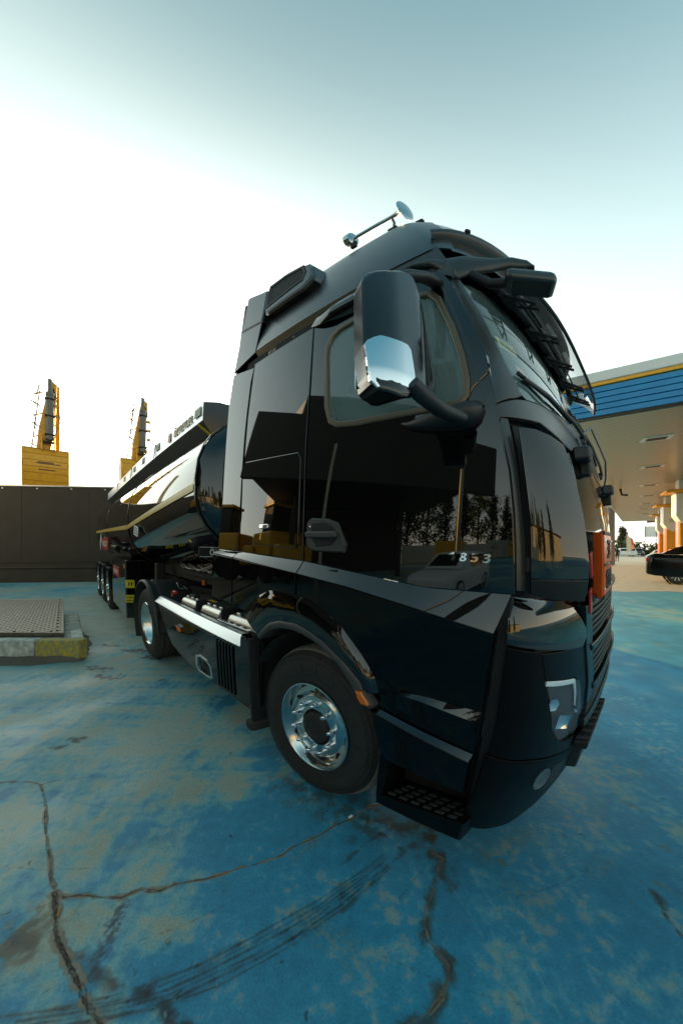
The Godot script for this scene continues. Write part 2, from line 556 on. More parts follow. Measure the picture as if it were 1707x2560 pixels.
# colour of the painted, dusty, driven-over concrete, with some sky sheen painted in; the same rule near and far
func floor_image(side: int, size: float, ox: float, oz: float, fine: bool) -> Image:
	var big := layer(side, size, ox, oz, 0.30, 5, 3)
	var mid := layer(side, size, ox, oz, 2.2, 5, 11)
	var small := layer(side, size, ox, oz, 14.0, 4, 23)
	var grit := layer(side, size, ox, oz, 90.0, 2, 31)
	var brush := noise(0.02, 4, 7).get_image(side / 12, side, false, false, false)
	brush.resize(side, side, Image.INTERPOLATE_CUBIC)
	var sa := brush.get_data()
	var brush2 := noise(0.02, 4, 8).get_image(side, side / 16, false, false, false)
	brush2.resize(side, side, Image.INTERPOLATE_CUBIC)
	var sb := brush2.get_data()
	var out := PackedByteArray()
	out.resize(side * side * 3)
	var blue := Vector3(0.036, 0.290, 0.440)
	var deep := Vector3(0.028, 0.205, 0.325)
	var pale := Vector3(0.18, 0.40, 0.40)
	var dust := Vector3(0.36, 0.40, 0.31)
	var tan_ := Vector3(0.30, 0.29, 0.20)
	var r := size / side
	var lut := PackedByteArray()
	lut.resize(1025)
	for k in 1025:
		lut[k] = int(clampf(Color(k / 1024.0, 0, 0).linear_to_srgb().r, 0, 1) * 255.0)
	var j := 0
	for y in side:
		var z := oz + y * r
		for x in side:
			var wx := ox + x * r
			var a := big[j] / 255.0 - 0.5
			var b := mid[j] / 255.0 - 0.5
			var c := small[j] / 255.0 - 0.5
			var s := (sa[j] + sb[j]) / 510.0 - 0.5
			# dust, worn paint and painted-in sky sheen pale an area by the island and wall
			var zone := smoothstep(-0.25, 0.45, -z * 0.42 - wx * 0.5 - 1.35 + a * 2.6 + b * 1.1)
			var wear_sheen := clampf(zone * 0.62 + a * 0.9 + b * 0.7 + c * 0.35 + s * 1.3, 0.0, 1.0)
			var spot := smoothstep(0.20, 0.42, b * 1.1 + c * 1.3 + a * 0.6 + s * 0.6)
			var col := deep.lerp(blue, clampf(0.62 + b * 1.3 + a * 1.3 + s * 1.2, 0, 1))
			col = col.lerp(pale, smoothstep(0.05, 0.5, wear_sheen) * 0.75)
			col = col.lerp(dust, smoothstep(0.40, 0.9, wear_sheen) * 0.85)
			col = col.lerp(tan_, spot * 0.42)
			var g := 1.0 + (grit[j] / 255.0 - 0.5) * 0.5 + c * 0.35
			col *= g
			out[j * 3] = lut[clampi(int(col.x * 1024.0), 0, 1024)]
			out[j * 3 + 1] = lut[clampi(int(col.y * 1024.0), 0, 1024)]
			out[j * 3 + 2] = lut[clampi(int(col.z * 1024.0), 0, 1024)]
			j += 1
	return Image.create_from_data(side, side, false, Image.FORMAT_RGB8, out)

# rubbed, smeared or cracked marks: a soft stroke through world points, broken up by noise
func stroke(im: Image, pts: Array, width: float, c: Color, alpha: float, rough: FastNoiseLite, broken := 0.5, soft := 0.5, wander := 0.0, key := 0) -> void:
	var k := GN / GS
	for e in pts.size() - 1:
		var a: Vector2 = (pts[e] - Vector2(GX, GZ)) * k
		var b: Vector2 = (pts[e + 1] - Vector2(GX, GZ)) * k
		var w := width * k
		var pad := w * 2.2 + wander * k + 2.0
		var lo := (a.min(b) - Vector2.ONE * pad).max(Vector2.ZERO)
		var hi := (a.max(b) + Vector2.ONE * pad).min(Vector2.ONE * (GN - 1))
		var d := b - a
		var l2 := maxf(d.length_squared(), 1e-6)
		for y in range(int(lo.y), int(hi.y) + 1):
			for x in range(int(lo.x), int(hi.x) + 1):
				var q := Vector2(x, y)
				var t := clampf((q - a).dot(d) / l2, 0.0, 1.0)
				var n := rough.get_noise_2d(x + key * 97.0, y)
				var dist := q.distance_to(a + d * t)
				if wander > 0.0:
					dist = absf(dist + wander * k * rough.get_noise_2d(x * 0.35 + 500.0, y * 0.35 + key * 31.0) * 1.5)
				var ww := w * (0.75 + n * 1.2 * broken)
				if dist < ww:
					var v := alpha * clampf((ww - dist) / (ww * soft + 0.6), 0.0, 1.0) * clampf(1.0 - broken * (0.45 - n * 1.8), 0.0, 1.0)
					if v > 0.003:
						im.set_pixel(x, y, im.get_pixel(x, y).lerp(c, minf(v, 1.0)))

func ground() -> void:
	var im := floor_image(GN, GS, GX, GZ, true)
	var n := noise(0.035, 4, 5)
	var n2 := noise(0.12, 3, 9)
	var tan_ := lin(0.25, 0.195, 0.135)
	var black := lin(0.022, 0.022, 0.024)
	var soot_brown := lin(0.03, 0.022, 0.016)
	var light := lin(0.26, 0.40, 0.44)
	# rubber: curved tyre tracks, skids
	var arcs := [[Vector2(0.21,-1.74),Vector2(0.12,-1.67),Vector2(-0.00,-1.59),Vector2(-0.12,-1.51),Vector2(-0.25,-1.44),Vector2(-0.41,-1.35),Vector2(-0.55,-1.28),Vector2(-0.69,-1.23),Vector2(-0.83,-1.19),Vector2(-0.99,-1.16),Vector2(-1.16,-1.14)], [Vector2(0.22,-1.72),Vector2(0.12,-1.65),Vector2(-0.00,-1.57),Vector2(-0.11,-1.49),Vector2(-0.24,-1.42),Vector2(-0.39,-1.34),Vector2(-0.53,-1.27),Vector2(-0.66,-1.22),Vector2(-0.79,-1.18),Vector2(-0.96,-1.16),Vector2(-1.12,-1.14)], [Vector2(0.22,-1.71),Vector2(0.13,-1.64),Vector2(-0.00,-1.55),Vector2(-0.11,-1.47),Vector2(-0.23,-1.40),Vector2(-0.37,-1.33),Vector2(-0.51,-1.26),Vector2(-0.63,-1.21),Vector2(-0.75,-1.18),Vector2(-0.92,-1.15),Vector2(-1.09,-1.13)], [Vector2(0.23,-1.69),Vector2(0.13,-1.62),Vector2(-0.00,-1.53),Vector2(-0.11,-1.45),Vector2(-0.21,-1.39),Vector2(-0.35,-1.31),Vector2(-0.49,-1.25),Vector2(-0.61,-1.20),Vector2(-0.72,-1.17),Vector2(-0.89,-1.14),Vector2(-1.05,-1.12)], [Vector2(0.23,-1.68),Vector2(0.13,-1.61),Vector2(-0.00,-1.50),Vector2(-0.11,-1.43),Vector2(-0.20,-1.37),Vector2(-0.33,-1.30),Vector2(-0.47,-1.24),Vector2(-0.58,-1.19),Vector2(-0.68,-1.16),Vector2(-0.85,-1.13),Vector2(-1.01,-1.11)], [Vector2(0.24,-1.67),Vector2(0.14,-1.59),Vector2(-0.00,-1.48),Vector2(-0.11,-1.41),Vector2(-0.19,-1.35),Vector2(-0.31,-1.29),Vector2(-0.45,-1.22),Vector2(-0.55,-1.19),Vector2(-0.65,-1.16),Vector2(-0.82,-1.13),Vector2(-0.98,-1.10)]]
	for k in 6:
		stroke(im, arcs[k], 0.005 if k % 2 else 0.008, black if k > 1 else soot_brown, 0.60 + 0.05 * k, n, 0.35, 0.8, 0.003, k)
		stroke(im, arcs[k], 0.02, black, 0.22, n, 0.5, 1.0, 0.008, k + 9)
		stroke(im, arcs[k], 0.003, light, 0.35, n2, 0.8, 0.8, 0.012, k + 30)
	stroke(im, [Vector2(-0.00,-1.69),Vector2(0.11,-1.79),Vector2(0.22,-1.88),Vector2(0.33,-1.76),Vector2(0.22,-1.67),Vector2(0.10,-1.56),Vector2(-0.00,-1.47)], 0.02, soot_brown, 0.5, n, 0.7, 0.8, 0.01)
	stroke(im, [Vector2(-0.98,-1.50),Vector2(-0.96,-1.42),Vector2(-0.94,-1.32)], 0.045, lin(0.012, 0.03, 0.05), 0.75, n2, 0.6, 0.9)
	stroke(im, [Vector2(-1.01,-1.31),Vector2(-0.92,-1.27),Vector2(-0.80,-1.22),Vector2(-0.69,-1.20),Vector2(-0.58,-1.14),Vector2(-0.51,-1.11)], 0.035, black, 0.7, n, 0.7, 0.9, 0.01)
	stroke(im, [Vector2(-1.30,-1.43),Vector2(-1.33,-1.36),Vector2(-1.25,-1.35)], 0.085, soot_brown, 0.95, n, 0.5, 0.9, 0.02)
	stroke(im, [Vector2(-1.30,-1.43),Vector2(-1.33,-1.36),Vector2(-1.25,-1.35)], 0.17, tan_, 0.45, n, 0.9, 0.9, 0.03)
	var lights := [[Vector2(0.49,-1.69),Vector2(0.52,-1.56),Vector2(0.55,-1.47),Vector2(0.59,-1.31),Vector2(0.61,-1.15)], [Vector2(0.57,-1.62),Vector2(0.59,-1.51),Vector2(0.63,-1.35),Vector2(0.66,-1.23),Vector2(0.67,-1.15)], [Vector2(0.64,-1.64),Vector2(0.67,-1.51),Vector2(0.71,-1.38),Vector2(0.73,-1.26),Vector2(0.74,-1.14)], [Vector2(0.69,-1.67),Vector2(0.76,-1.51),Vector2(0.83,-1.34)], [Vector2(1.19,-1.32),Vector2(1.08,-1.26),Vector2(0.95,-1.19),Vector2(0.86,-1.13)], [Vector2(-1.90,-2.50),Vector2(-1.83,-2.33),Vector2(-1.75,-2.17),Vector2(-1.69,-2.01),Vector2(-1.63,-1.88)], [Vector2(-1.95,-2.47),Vector2(-1.83,-2.23),Vector2(-1.74,-2.02)]]
	for k in lights.size():
		stroke(im, lights[k], 0.008 if k < 4 else 0.03, light, 0.6, n2, 0.5, 0.9, 0.003, k)
	stroke(im, [Vector2(1.44,-1.54),Vector2(1.40,-1.46),Vector2(1.39,-1.39),Vector2(1.39,-1.35)], 0.03, soot_brown, 0.75, n, 0.6, 0.8, 0.015)
	for q in [Vector2(0.73,-1.76),Vector2(0.80,-1.72),Vector2(1.79,-2.08),Vector2(1.76,-2.12),Vector2(1.49,-1.60),Vector2(1.70,-1.80)]:
		stroke(im, [q, q + Vector2(0.02, 0.03)], 0.022, lin(0.28, 0.13, 0.05), 0.7, n2, 0.6, 0.9)
	# old wet stains and oil
	for q in [Vector2(-10.66,-13.19),Vector2(-9.09,-11.69),Vector2(-10.55,-12.40),Vector2(-8.05,-10.78),Vector2(-8.55,-11.69),Vector2(-7.49,-9.53),Vector2(-4.92,-7.14),Vector2(-5.12,-7.08),Vector2(-4.66,-7.20),Vector2(-4.46,-6.37),Vector2(-4.29,-5.87),Vector2(-3.87,-5.52),Vector2(-3.13,-5.20),Vector2(-3.33,-5.27),Vector2(-2.75,-4.90),Vector2(-3.20,-4.47),Vector2(-2.90,-4.16)]:
		stroke(im, [q - Vector2(0.12, 0.02), q + Vector2(0.14, 0.03)], 0.10, lin(0.035, 0.05, 0.055), 0.8, n, 0.8, 0.5, 0.05, int(q.x * 10))
	for q in [Vector2(-2.27,-2.79),Vector2(-2.34,-2.68),Vector2(-2.19,-4.06),Vector2(-0.40,-2.98)]:
		stroke(im, [q, q + Vector2(0.1, 0.0)], 0.05, lin(0.03, 0.035, 0.035), 0.75, n, 0.7, 0.5, 0.03, int(q.x * 10))
	# dark brown smears by the front wheel, under the step and along a crack
	stroke(im, [Vector2(-0.35, -2.25), Vector2(0.1, -2.0), Vector2(0.5, -1.9)], 0.16, lin(0.06, 0.055, 0.04), 0.6, n, 0.9, 1.0, 0.05)
	stroke(im, [Vector2(0.25, -1.95), Vector2(0.5, -1.75), Vector2(0.5, -1.6)], 0.09, soot_brown, 0.5, n, 0.8, 1.0, 0.04)
	stroke(im, [Vector2(0.50,-1.92),Vector2(0.49,-1.84),Vector2(0.47,-1.76),Vector2(0.51,-1.72),Vector2(0.49,-1.68),Vector2(0.45,-1.60),Vector2(0.39,-1.51),Vector2(0.35,-1.43),Vector2(0.35,-1.37),Vector2(0.38,-1.32),Vector2(0.40,-1.28),Vector2(0.39,-1.24),Vector2(0.35,-1.19),Vector2(0.30,-1.15),Vector2(0.24,-1.13),Vector2(0.17,-1.10)], 0.045, lin(0.05, 0.045, 0.035), 0.75, n, 0.6, 0.9, 0.01)
	var rng := RandomNumberGenerator.new()
	rng.seed = 4
	for k in 260:
		var q := Vector2(rng.randf_range(-3, 2.5), rng.randf_range(-4.5, -1.0))
		stroke(im, [q, q + Vector2(rng.randf_range(-0.02, 0.02), rng.randf_range(-0.02, 0.02))], rng.randf_range(0.003, 0.011), [soot_brown, tan_, light, black][k % 4], 0.7, n2, 0.5, 0.7)
	for k in 420:
		var q := Vector2(rng.randf_range(-3.4, 2.8), rng.randf_range(-5.5, -1.0))
		var e := Vector2.from_angle(rng.randf_range(-0.9, 0.5)) * rng.randf_range(0.08, 0.6)
		stroke(im, [q, q + e * 0.5 + Vector2(0, 0.02), q + e], rng.randf_range(0.003, 0.007), [light, tan_, black, light][k % 4], 0.34, n2, 0.8, 0.8, 0.003, k)
	for k in 70:
		var q := Vector2(rng.randf_range(-3.4, 2.8), rng.randf_range(-6.0, -1.0))
		var e := Vector2.from_angle(rng.randf_range(-1.2, 0.8)) * rng.randf_range(0.05, 0.35)
		stroke(im, [q, q + e], rng.randf_range(0.03, 0.09), lin(0.27, 0.27, 0.2), 0.55, n2, 1.0, 1.0, 0.02, k)
	# heights: the cracks are sunk into the concrete, their broken edges and the packed dirt stand a little proud
	var hm := Image.create_from_data(GN, GN, false, Image.FORMAT_L8, layer(GN, GS, GX, GZ, 60.0, 3, 51))
	hm.convert(Image.FORMAT_RGB8)
	hm.adjust_bcs(1.0, 0.07, 1.0)
	var cracks := [[Vector2(-2.31,-2.28),Vector2(-2.27,-2.29),Vector2(-2.16,-2.29),Vector2(-2.08,-2.28),Vector2(-2.02,-2.26),Vector2(-1.92,-2.17),Vector2(-1.83,-2.08),Vector2(-1.75,-1.99),Vector2(-1.67,-1.90),Vector2(-1.56,-1.79),Vector2(-1.47,-1.70),Vector2(-1.40,-1.62),Vector2(-1.35,-1.58),Vector2(-1.31,-1.54)], [Vector2(-2.02,-2.26),Vector2(-1.98,-2.29),Vector2(-1.90,-2.31),Vector2(-1.79,-2.33)], [Vector2(-1.30,-1.54),Vector2(-1.26,-1.53),Vector2(-1.21,-1.54),Vector2(-1.16,-1.54),Vector2(-1.09,-1.53),Vector2(-1.00,-1.53),Vector2(-0.97,-1.55),Vector2(-0.94,-1.57),Vector2(-0.89,-1.56),Vector2(-0.84,-1.56),Vector2(-0.79,-1.59),Vector2(-0.70,-1.61),Vector2(-0.64,-1.62),Vector2(-0.58,-1.64),Vector2(-0.51,-1.67),Vector2(-0.41,-1.70),Vector2(-0.31,-1.74),Vector2(-0.26,-1.79),Vector2(-0.18,-1.83),Vector2(-0.11,-1.87),Vector2(-0.04,-1.93),Vector2(0.04,-1.97),Vector2(0.10,-2.01),Vector2(0.17,-2.07),Vector2(0.26,-2.09)], [Vector2(-1.32,-1.55),Vector2(-1.25,-1.47),Vector2(-1.17,-1.38),Vector2(-1.09,-1.32),Vector2(-1.02,-1.27),Vector2(-0.95,-1.22),Vector2(-0.90,-1.18),Vector2(-0.85,-1.15),Vector2(-0.80,-1.12),Vector2(-0.75,-1.08)], [Vector2(0.50,-1.92),Vector2(0.49,-1.84),Vector2(0.47,-1.76),Vector2(0.51,-1.72),Vector2(0.49,-1.68),Vector2(0.45,-1.60),Vector2(0.39,-1.51),Vector2(0.35,-1.43),Vector2(0.35,-1.37),Vector2(0.38,-1.32),Vector2(0.40,-1.28),Vector2(0.39,-1.24),Vector2(0.35,-1.19),Vector2(0.30,-1.15),Vector2(0.24,-1.13),Vector2(0.17,-1.10)]]
	var wide := [0.012, 0.005, 0.016, 0.028, 0.008]
	for k in 5:
		stroke(im, cracks[k], wide[k], tan_, 0.95, n, 0.55, 0.25, 0.006, k)
		stroke(im, cracks[k], maxf(wide[k] * 0.28, 0.0035), lin(0.03, 0.022, 0.016), 0.95, n, 0.30, 0.4, 0.006, k)
		stroke(hm, cracks[k], wide[k], Color(0.66, 0.66, 0.66), 0.85, n, 0.75, 0.5, 0.006, k)
		stroke(hm, cracks[k], wide[k] * 0.34, Color(0.05, 0.05, 0.05), 1.0, n2, 0.45, 0.5, 0.006, k)
	hm.bump_map_to_normal_map(7.0)
	var near := mat(Color.WHITE, 0.5)
	near.albedo_texture = ImageTexture.create_from_image(im)
	near.normal_enabled = true
	near.normal_texture = ImageTexture.create_from_image(hm)
	near.roughness_texture = grain(Color(0.38, 0.38, 0.38), Color(0.72, 0.72, 0.72), 0.03, 5, 5)
	near.roughness = 1.0
	var far := mat(Color.WHITE, 0.5)
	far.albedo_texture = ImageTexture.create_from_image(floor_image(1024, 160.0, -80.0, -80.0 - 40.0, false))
	far.roughness_texture = near.roughness_texture
	far.roughness = 1.0
	# one sheet: the near square carries the fine texture, round it the ground runs to the horizon
	var mesh := ArrayMesh.new()
	for part in 2:
		var sh := Sh.new()
		var quads := [[GX, GZ, GX + GS, GZ + GS]]
		if part:
			quads = [[-500, -700, GX, 300], [GX + GS, -700, 500, 300], [GX, -700, GX + GS, GZ], [GX, GZ + GS, GX + GS, 300]]
		for q in quads:
			var k: Array = []
			for c in [[0, 1], [2, 1], [2, 3], [0, 3]]:
				var x: float = q[c[0]]
				var z: float = q[c[1]]
				var uv := Vector2((x - GX) / GS, (z - GZ) / GS) if part == 0 else Vector2((x + 80.0) / 160.0, (z + 120.0) / 160.0)
				k.append(sh.p(Vector3(x, 0, z), Vector3.UP, uv))
			sh.quad(k[0], k[1], k[2], k[3])
		var a := []
		a.resize(Mesh.ARRAY_MAX)
		a[Mesh.ARRAY_VERTEX] = sh.v
		a[Mesh.ARRAY_NORMAL] = sh.n
		a[Mesh.ARRAY_TEX_UV] = sh.t
		a[Mesh.ARRAY_INDEX] = sh.i
		mesh.add_surface_from_arrays(Mesh.PRIMITIVE_TRIANGLES, a)
		mesh.surface_set_material(part, [near, far][part])
	var o := MeshInstance3D.new()
	o.name = "ground"
	o.mesh = mesh
	add_child(o)
	kind(tag(o, "blue painted concrete yard with cracks and tyre marks", "ground"), "structure")
	# bare concrete drive under and beyond the station canopy; its paint ends in a ragged line
	var drive := Sh.new()
	var rim: Array = []
	var rn := noise(0.35, 4, 77)
	for k in 60:
		var f := k / 59.0
		var q := Vector2(-1.0, -19.0).lerp(Vector2(9.5, -12.6), f * 2.0) if f < 0.5 else Vector2(9.5, -12.6).lerp(Vector2(60.0, 2.0), (f - 0.5) * 2.0)
		rim.append(Vector3(q.x, 0.004, q.y + 1.6 * rn.get_noise_2d(q.x * 2.0, q.y)))
	for k in 59:
		drive.face([rim[k], rim[k] + Vector3(0, 0, -0.001) + Vector3(rim[k].x * 4.0, 0, -300), rim[k + 1] + Vector3(rim[k + 1].x * 4.0, 0, -300), rim[k + 1]])
	kind(tag(put("concrete_drive", drive, worn(mat(Color.WHITE, 0.6), lin(0.27, 0.28, 0.24), lin(0.42, 0.43, 0.37), 0.03, 3.0, 9), self, 0), "pale worn concrete drive running under the station canopy", "road"), "structure")
	# a cigarette end and a chip of white paint by the long crack
	var butt := Sh.new()
	butt.tube([Vector3(-1.235, 0.006, -1.475), Vector3(-1.222, 0.006, -1.45)], 0.005)
	tag(put("cigarette_butt", butt, mat(lin(0.4, 0.2, 0.07), 0.8), self), "tan cigarette butt lying beside the fork of the cracks", "litter")
	var chip := Sh.new()
	chip.box(Vector3(0.053, 0.006, -1.985), Vector3(0.028, 0.008, 0.012), 0.002, Basis(Vector3.UP, 0.6))
	tag(put("paper_scrap", chip, M.white, self), "small white scrap lying on the long crack near the front wheel", "litter")
	var peb := Sh.new()
	peb.box(Vector3(-0.70, 0.006, -1.355), Vector3(0.016, 0.011, 0.014), 0.005, Basis(Vector3.UP, 0.6))
	tag(put("pebble", peb, M.concrete, self), "pale pebble on blue paint between the crack and the tyre arcs", "pebble")

# ---------------------------------------------------------------- tractor unit
const CORNER := [[0.2, 1.02], [0.5, 1.06], [0.9, 1.10], [1.5, 1.10], [1.9, 1.08], [2.3, 1.04], [2.7, 0.96], [3.0, 0.88], [3.3, 0.75], [3.8, 0.5]]
const NOSE := [[0.2, 0.36], [0.5, 0.36], [0.8, 0.33], [1.1, 0.293], [1.7, 0.293], [2.0, 0.28], [2.2, 0.262], [2.6, 0.235], [3.0, 0.2], [3.4, 0.17], [3.8, 0.15]]

func tab(t: Array, y: float) -> float:
	if y <= t[0][0]:
		return t[0][1]
	for k in t.size() - 1:
		if y < t[k + 1][0]:
			return lerpf(t[k][1], t[k + 1][1], (y - t[k][0]) / (t[k + 1][0] - t[k][0]))
	return t[t.size() - 1][1]

# the rounded nose: u = 0 at the near corner's start, 0.9 in the middle, 1.8 at the far side
func nose(u: float, y: float, off: float) -> Vector3:
	var q := nose0(u, y)
	if absf(off) < 1e-6:
		return q
	var d := nose0(u + 0.01, y) - nose0(u - 0.01, y)
	return q + Vector3(-d.z, 0, d.x).normalized() * off

func nose0(u: float, y: float) -> Vector3:
	var a := deg_to_rad(u * 100.0)
	var c := cos(a)
	return Vector3(tab(CORNER, y) + tab(NOSE, y) * sin(a), y, -1.25 * (1.0 - signf(c) * pow(absf(c), 0.6667)))

func flank(x: float, y: float, off: float) -> Vector3:
	return Vector3(x, y, off)

func low(x: float, y: float, off: float) -> Vector3:
	return Vector3(x, y, off + 0.05)

# the glossy air deflector stands off the corner: v runs from its rear edge to its front edge
func deflector(v: float, y: float, off: float) -> Vector3:
	var l := tab([[1.4, 1.225], [1.7, 1.225], [1.9, 1.21], [2.07, 1.20]], y)
	var r := tab([[1.4, 1.43], [1.5, 1.44], [1.7, 1.42], [1.9, 1.385], [2.0, 1.36]], y)
	return Vector3(lerpf(l, r, v) + off * 0.5, y, -0.028 - 0.122 * pow(maxf(v, 0.0), 1.7) + off * 0.85)

func V2(a: Array) -> Array:
	var out: Array = []
	for k in range(0, a.size(), 2):
		out.append(Vector2(a[k], a[k + 1]))
	return out

func panel(called: String, a: Array, f: Callable, m: Material, parent: Node, off := 0.0, thick := 0.02, step := 0.12, holes: Array = [], b := 0.004, space := 1) -> MeshInstance3D:
	var sh := Sh.new()
	sh.sheet(V2(a), holes, func(u: float, v: float, d: float) -> Vector3: return f.call(u, v, d + off), thick, step, b)
	return put(called, sh, m, parent, space)

func boxed(called: String, c: Vector3, size: Vector3, m: Material, parent: Node, space := 1, b := 0.006, basis := Basis.IDENTITY) -> MeshInstance3D:
	var sh := Sh.new()
	sh.box(c, size, b, basis, 0.25)
	return put(called, sh, m, parent, space)

func piped(called: String, path: Array, r: float, m: Material, parent: Node, space := 1, seg := 8, flatten := 1.0) -> MeshInstance3D:
	var sh := Sh.new()
	sh.tube(path, r, seg, flatten)
	return put(called, sh, m, parent, space)

func cut(called: String, a: Array, z0: float, z1: float, b: float, m: Material, parent: Node, space := 1, xf := Transform3D.IDENTITY, step := 0.15) -> MeshInstance3D:
	var sh := Sh.new()
	sh.prism(V2(a), z0, z1, b, xf, step)
	return put(called, sh, m, parent, space)

func turned(called: String, prof: Array, at: Vector3, m: Material, parent: Node, space := 1, seg := 40, basis := Basis.IDENTITY) -> MeshInstance3D:
	var sh := Sh.new()
	sh.lathe(V2(prof), Transform3D(basis, at), seg)
	return put(called, sh, m, parent, space)

# a band of skin between two lines that share their points' order
func band(called: String, a: Array, c: Array, m: Material, parent: Node, space := 1, side := 1.0) -> MeshInstance3D:
	var sh := Sh.new()
	var rows: Array = []
	for k in 5:
		var row: Array = []
		for j in a.size():
			row.append(a[j].lerp(c[j], k / 4.0))
		rows.append(row)
	sh.grid(rows, side)
	return put(called, sh, m, parent, space)

func line3(a: Array, o: float, n := 24) -> Array:
	# n points evenly along a polyline of (x, y) at height o
	var pts := V2(a)
	var cum := [0.0]
	for k in pts.size() - 1:
		cum.append(cum[k] + pts[k].distance_to(pts[k + 1]))
	var out: Array = []
	for j in n:
		var want: float = cum[cum.size() - 1] * j / (n - 1)
		var k := 0
		while k < pts.size() - 2 and cum[k + 1] < want:
			k += 1
		var q: Vector2 = pts[k].lerp(pts[k + 1], clampf((want - cum[k]) / maxf(cum[k + 1] - cum[k], 1e-6), 0, 1))
		out.append(Vector3(q.x, q.y, o))
	return out

func tractor() -> void:
	var at := follow(TB, Vector3.ZERO)
	at.y = 0
	var t := thing("tractor_unit", "glossy black tractor unit with a tall cab in front of the tanker trailer", "truck", at)
	cab(t)
	cab_front(t)
	cab_roof(t)
	mirrors(t)
	chassis(t)

func cab(t: Node3D) -> void:
	# dark shell behind the panels: rear wall, floor, far side with its window
	panel("rear_wall", [-2.5, 1.22, -0.01, 1.22, -0.01, 3.85, -2.5, 3.85], func(z: float, y: float, d: float) -> Vector3: return Vector3(-1.14 - d, y, z), M.satin, t, 0.0, 0.03, 0.3)
	boxed("cab_floor", Vector3(0.05, 1.52, -1.25), Vector3(2.3, 0.06, 2.4), M.dark, t)
	panel("far_side", [-1.14, 0.95, 1.1, 0.95, 1.08, 1.9, 0.9, 3.0, 0.85, 3.2, -1.14, 3.2], func(x: float, y: float, d: float) -> Vector3: return Vector3(x, y, -2.5 - d), M.satin, t, 0.0, 0.03, 0.25, [V2([0.1, 2.3, 0.95, 2.3, 0.9, 2.85, 0.1, 2.9])])
	panel("far_window", [0.1, 2.3, 0.95, 2.3, 0.9, 2.85, 0.1, 2.9], func(x: float, y: float, d: float) -> Vector3: return Vector3(x, y, -2.49 + d), M.glass, t, 0.0, 0.006, 0.25)
	boxed("headliner", Vector3(-0.1, 3.12, -1.25), Vector3(1.9, 0.04, 2.36), M.dark, t)
	for z in [-0.62, -1.88]:
		var seat := boxed("seat", Vector3(0.15, 1.98, z), Vector3(0.5, 0.16, 0.5), M.dark, t, 1, 0.05)
		boxed("backrest", Vector3(-0.14, 2.35, z), Vector3(0.14, 0.75, 0.48), M.dark, seat, 1, 0.05, Basis(Vector3.FORWARD, 0.15 * -1.0))
		boxed("headrest", Vector3(-0.2, 2.78, z), Vector3(0.10, 0.18, 0.28), M.dark, seat, 1, 0.04)
	boxed("dashboard", Vector3(0.92, 2.02, -1.25), Vector3(0.4, 0.28, 2.3), M.dark, t, 1, 0.08)
	var wheel := Sh.new()
	var loop: Array = []
	for k in 25:
		loop.append(Vector3(0.62, 2.22, -1.88) + Basis(Vector3.FORWARD, -0.5) * Vector3(0, cos(TAU * k / 24), sin(TAU * k / 24)) * 0.22)
	wheel.tube(loop, 0.016, 8)
	put("steering_wheel", wheel, M.dark, t, 1)
	boxed("bunk", Vector3(-0.8, 2.1, -1.25), Vector3(0.6, 0.3, 2.3), M.dark, t, 1, 0.05)
	boxed("seam_backing", Vector3(-0.3, 2.2, -0.05), Vector3(0.5, 1.9, 0.04), M.seam, t)
	boxed("seam_backing", Vector3(-0.82, 2.2, -0.05), Vector3(0.3, 1.9, 0.04), M.seam, t)
	boxed("seam_backing", Vector3(-0.45, 1.38, -0.01), Vector3(1.3, 0.2, 0.04), M.seam, t)
	boxed("seam_backing", Vector3(0.80, 1.05, -0.03), Vector3(0.5, 0.7, 0.04), M.seam, t)
	# near side, from the rear
	panel("side_fairing", [-1.20, 1.575, -0.85, 1.57, -0.85, 2.45, -0.83, 2.9, -0.80, 3.03, -1.16, 3.10, -1.185, 2.8, -1.17, 2.5, -1.155, 1.97], flank, M.paint, t, 0.0, 0.06)
	panel("side_fairing_top", [-1.155, 3.12, -0.81, 3.18, -0.76, 3.46, -1.10, 3.52], flank, M.paint, t, 0.0, 0.06)
	panel("rear_quarter_panel", [-0.835, 1.565, -0.10, 1.52, -0.095, 2.2, -0.075, 2.6, -0.065, 2.9, -0.06, 3.055, -0.79, 3.06, -0.82, 2.6], flank, M.paint, t, 0.0, 0.03)
	var locker := panel("locker_door", [-0.80, 1.655, -0.775, 1.63, -0.16, 1.59, -0.135, 1.62, -0.13, 2.14, -0.155, 2.18, -0.79, 2.225, -0.825, 2.2], flank, M.paint, t, 0.010, 0.008, 0.12, [], 0.006)
	boxed("latch", Vector3(-0.49, 1.735, 0.016), Vector3(0.10, 0.028, 0.014), M.chrome, locker, 1, 0.005)
	# bronze drip channel under the roof, then the door's top bulge
	var drip := Sh.new()
	var rows: Array = []
	for pr in [[3.185, 0.004], [3.165, -0.012], [3.13, -0.040], [3.09, -0.035], [3.062, -0.004]]:
		var row: Array = []
		for k in 16:
			row.append(Vector3(lerpf(-0.80, 0.42, k / 15.0), pr[0] - 0.012 * k / 15.0, pr[1]))
		rows.append(row)
	drip.grid(rows, -1.0)
	var ch := put("drip_channel", drip, M.bronze, t, 1)
	for x in [-0.62, -0.32]:
		turned("rivet", [0.0, 0.006, 0.016, 0.002, 0.019, -0.004], Vector3(x, 3.115, -0.034), M.bronze, ch, 1, 14)
	var bulge := panel("door_top_bulge", [-0.08, 3.065, 0.02, 3.125, 0.18, 3.135, 0.38, 3.09, 0.6, 3.07, 0.6, 2.99, 0.39, 2.975, 0.2, 2.99, 0.03, 3.02], func(x: float, y: float, d: float) -> Vector3: return Vector3(x, y, d + 0.055 * clampf((x + 0.1) * 4.0, 0, 1) * (1.0 - pow((y - 3.06) / 0.085, 2.0)) * 1.0), M.paint, t, 0.0, 0.03, 0.03)
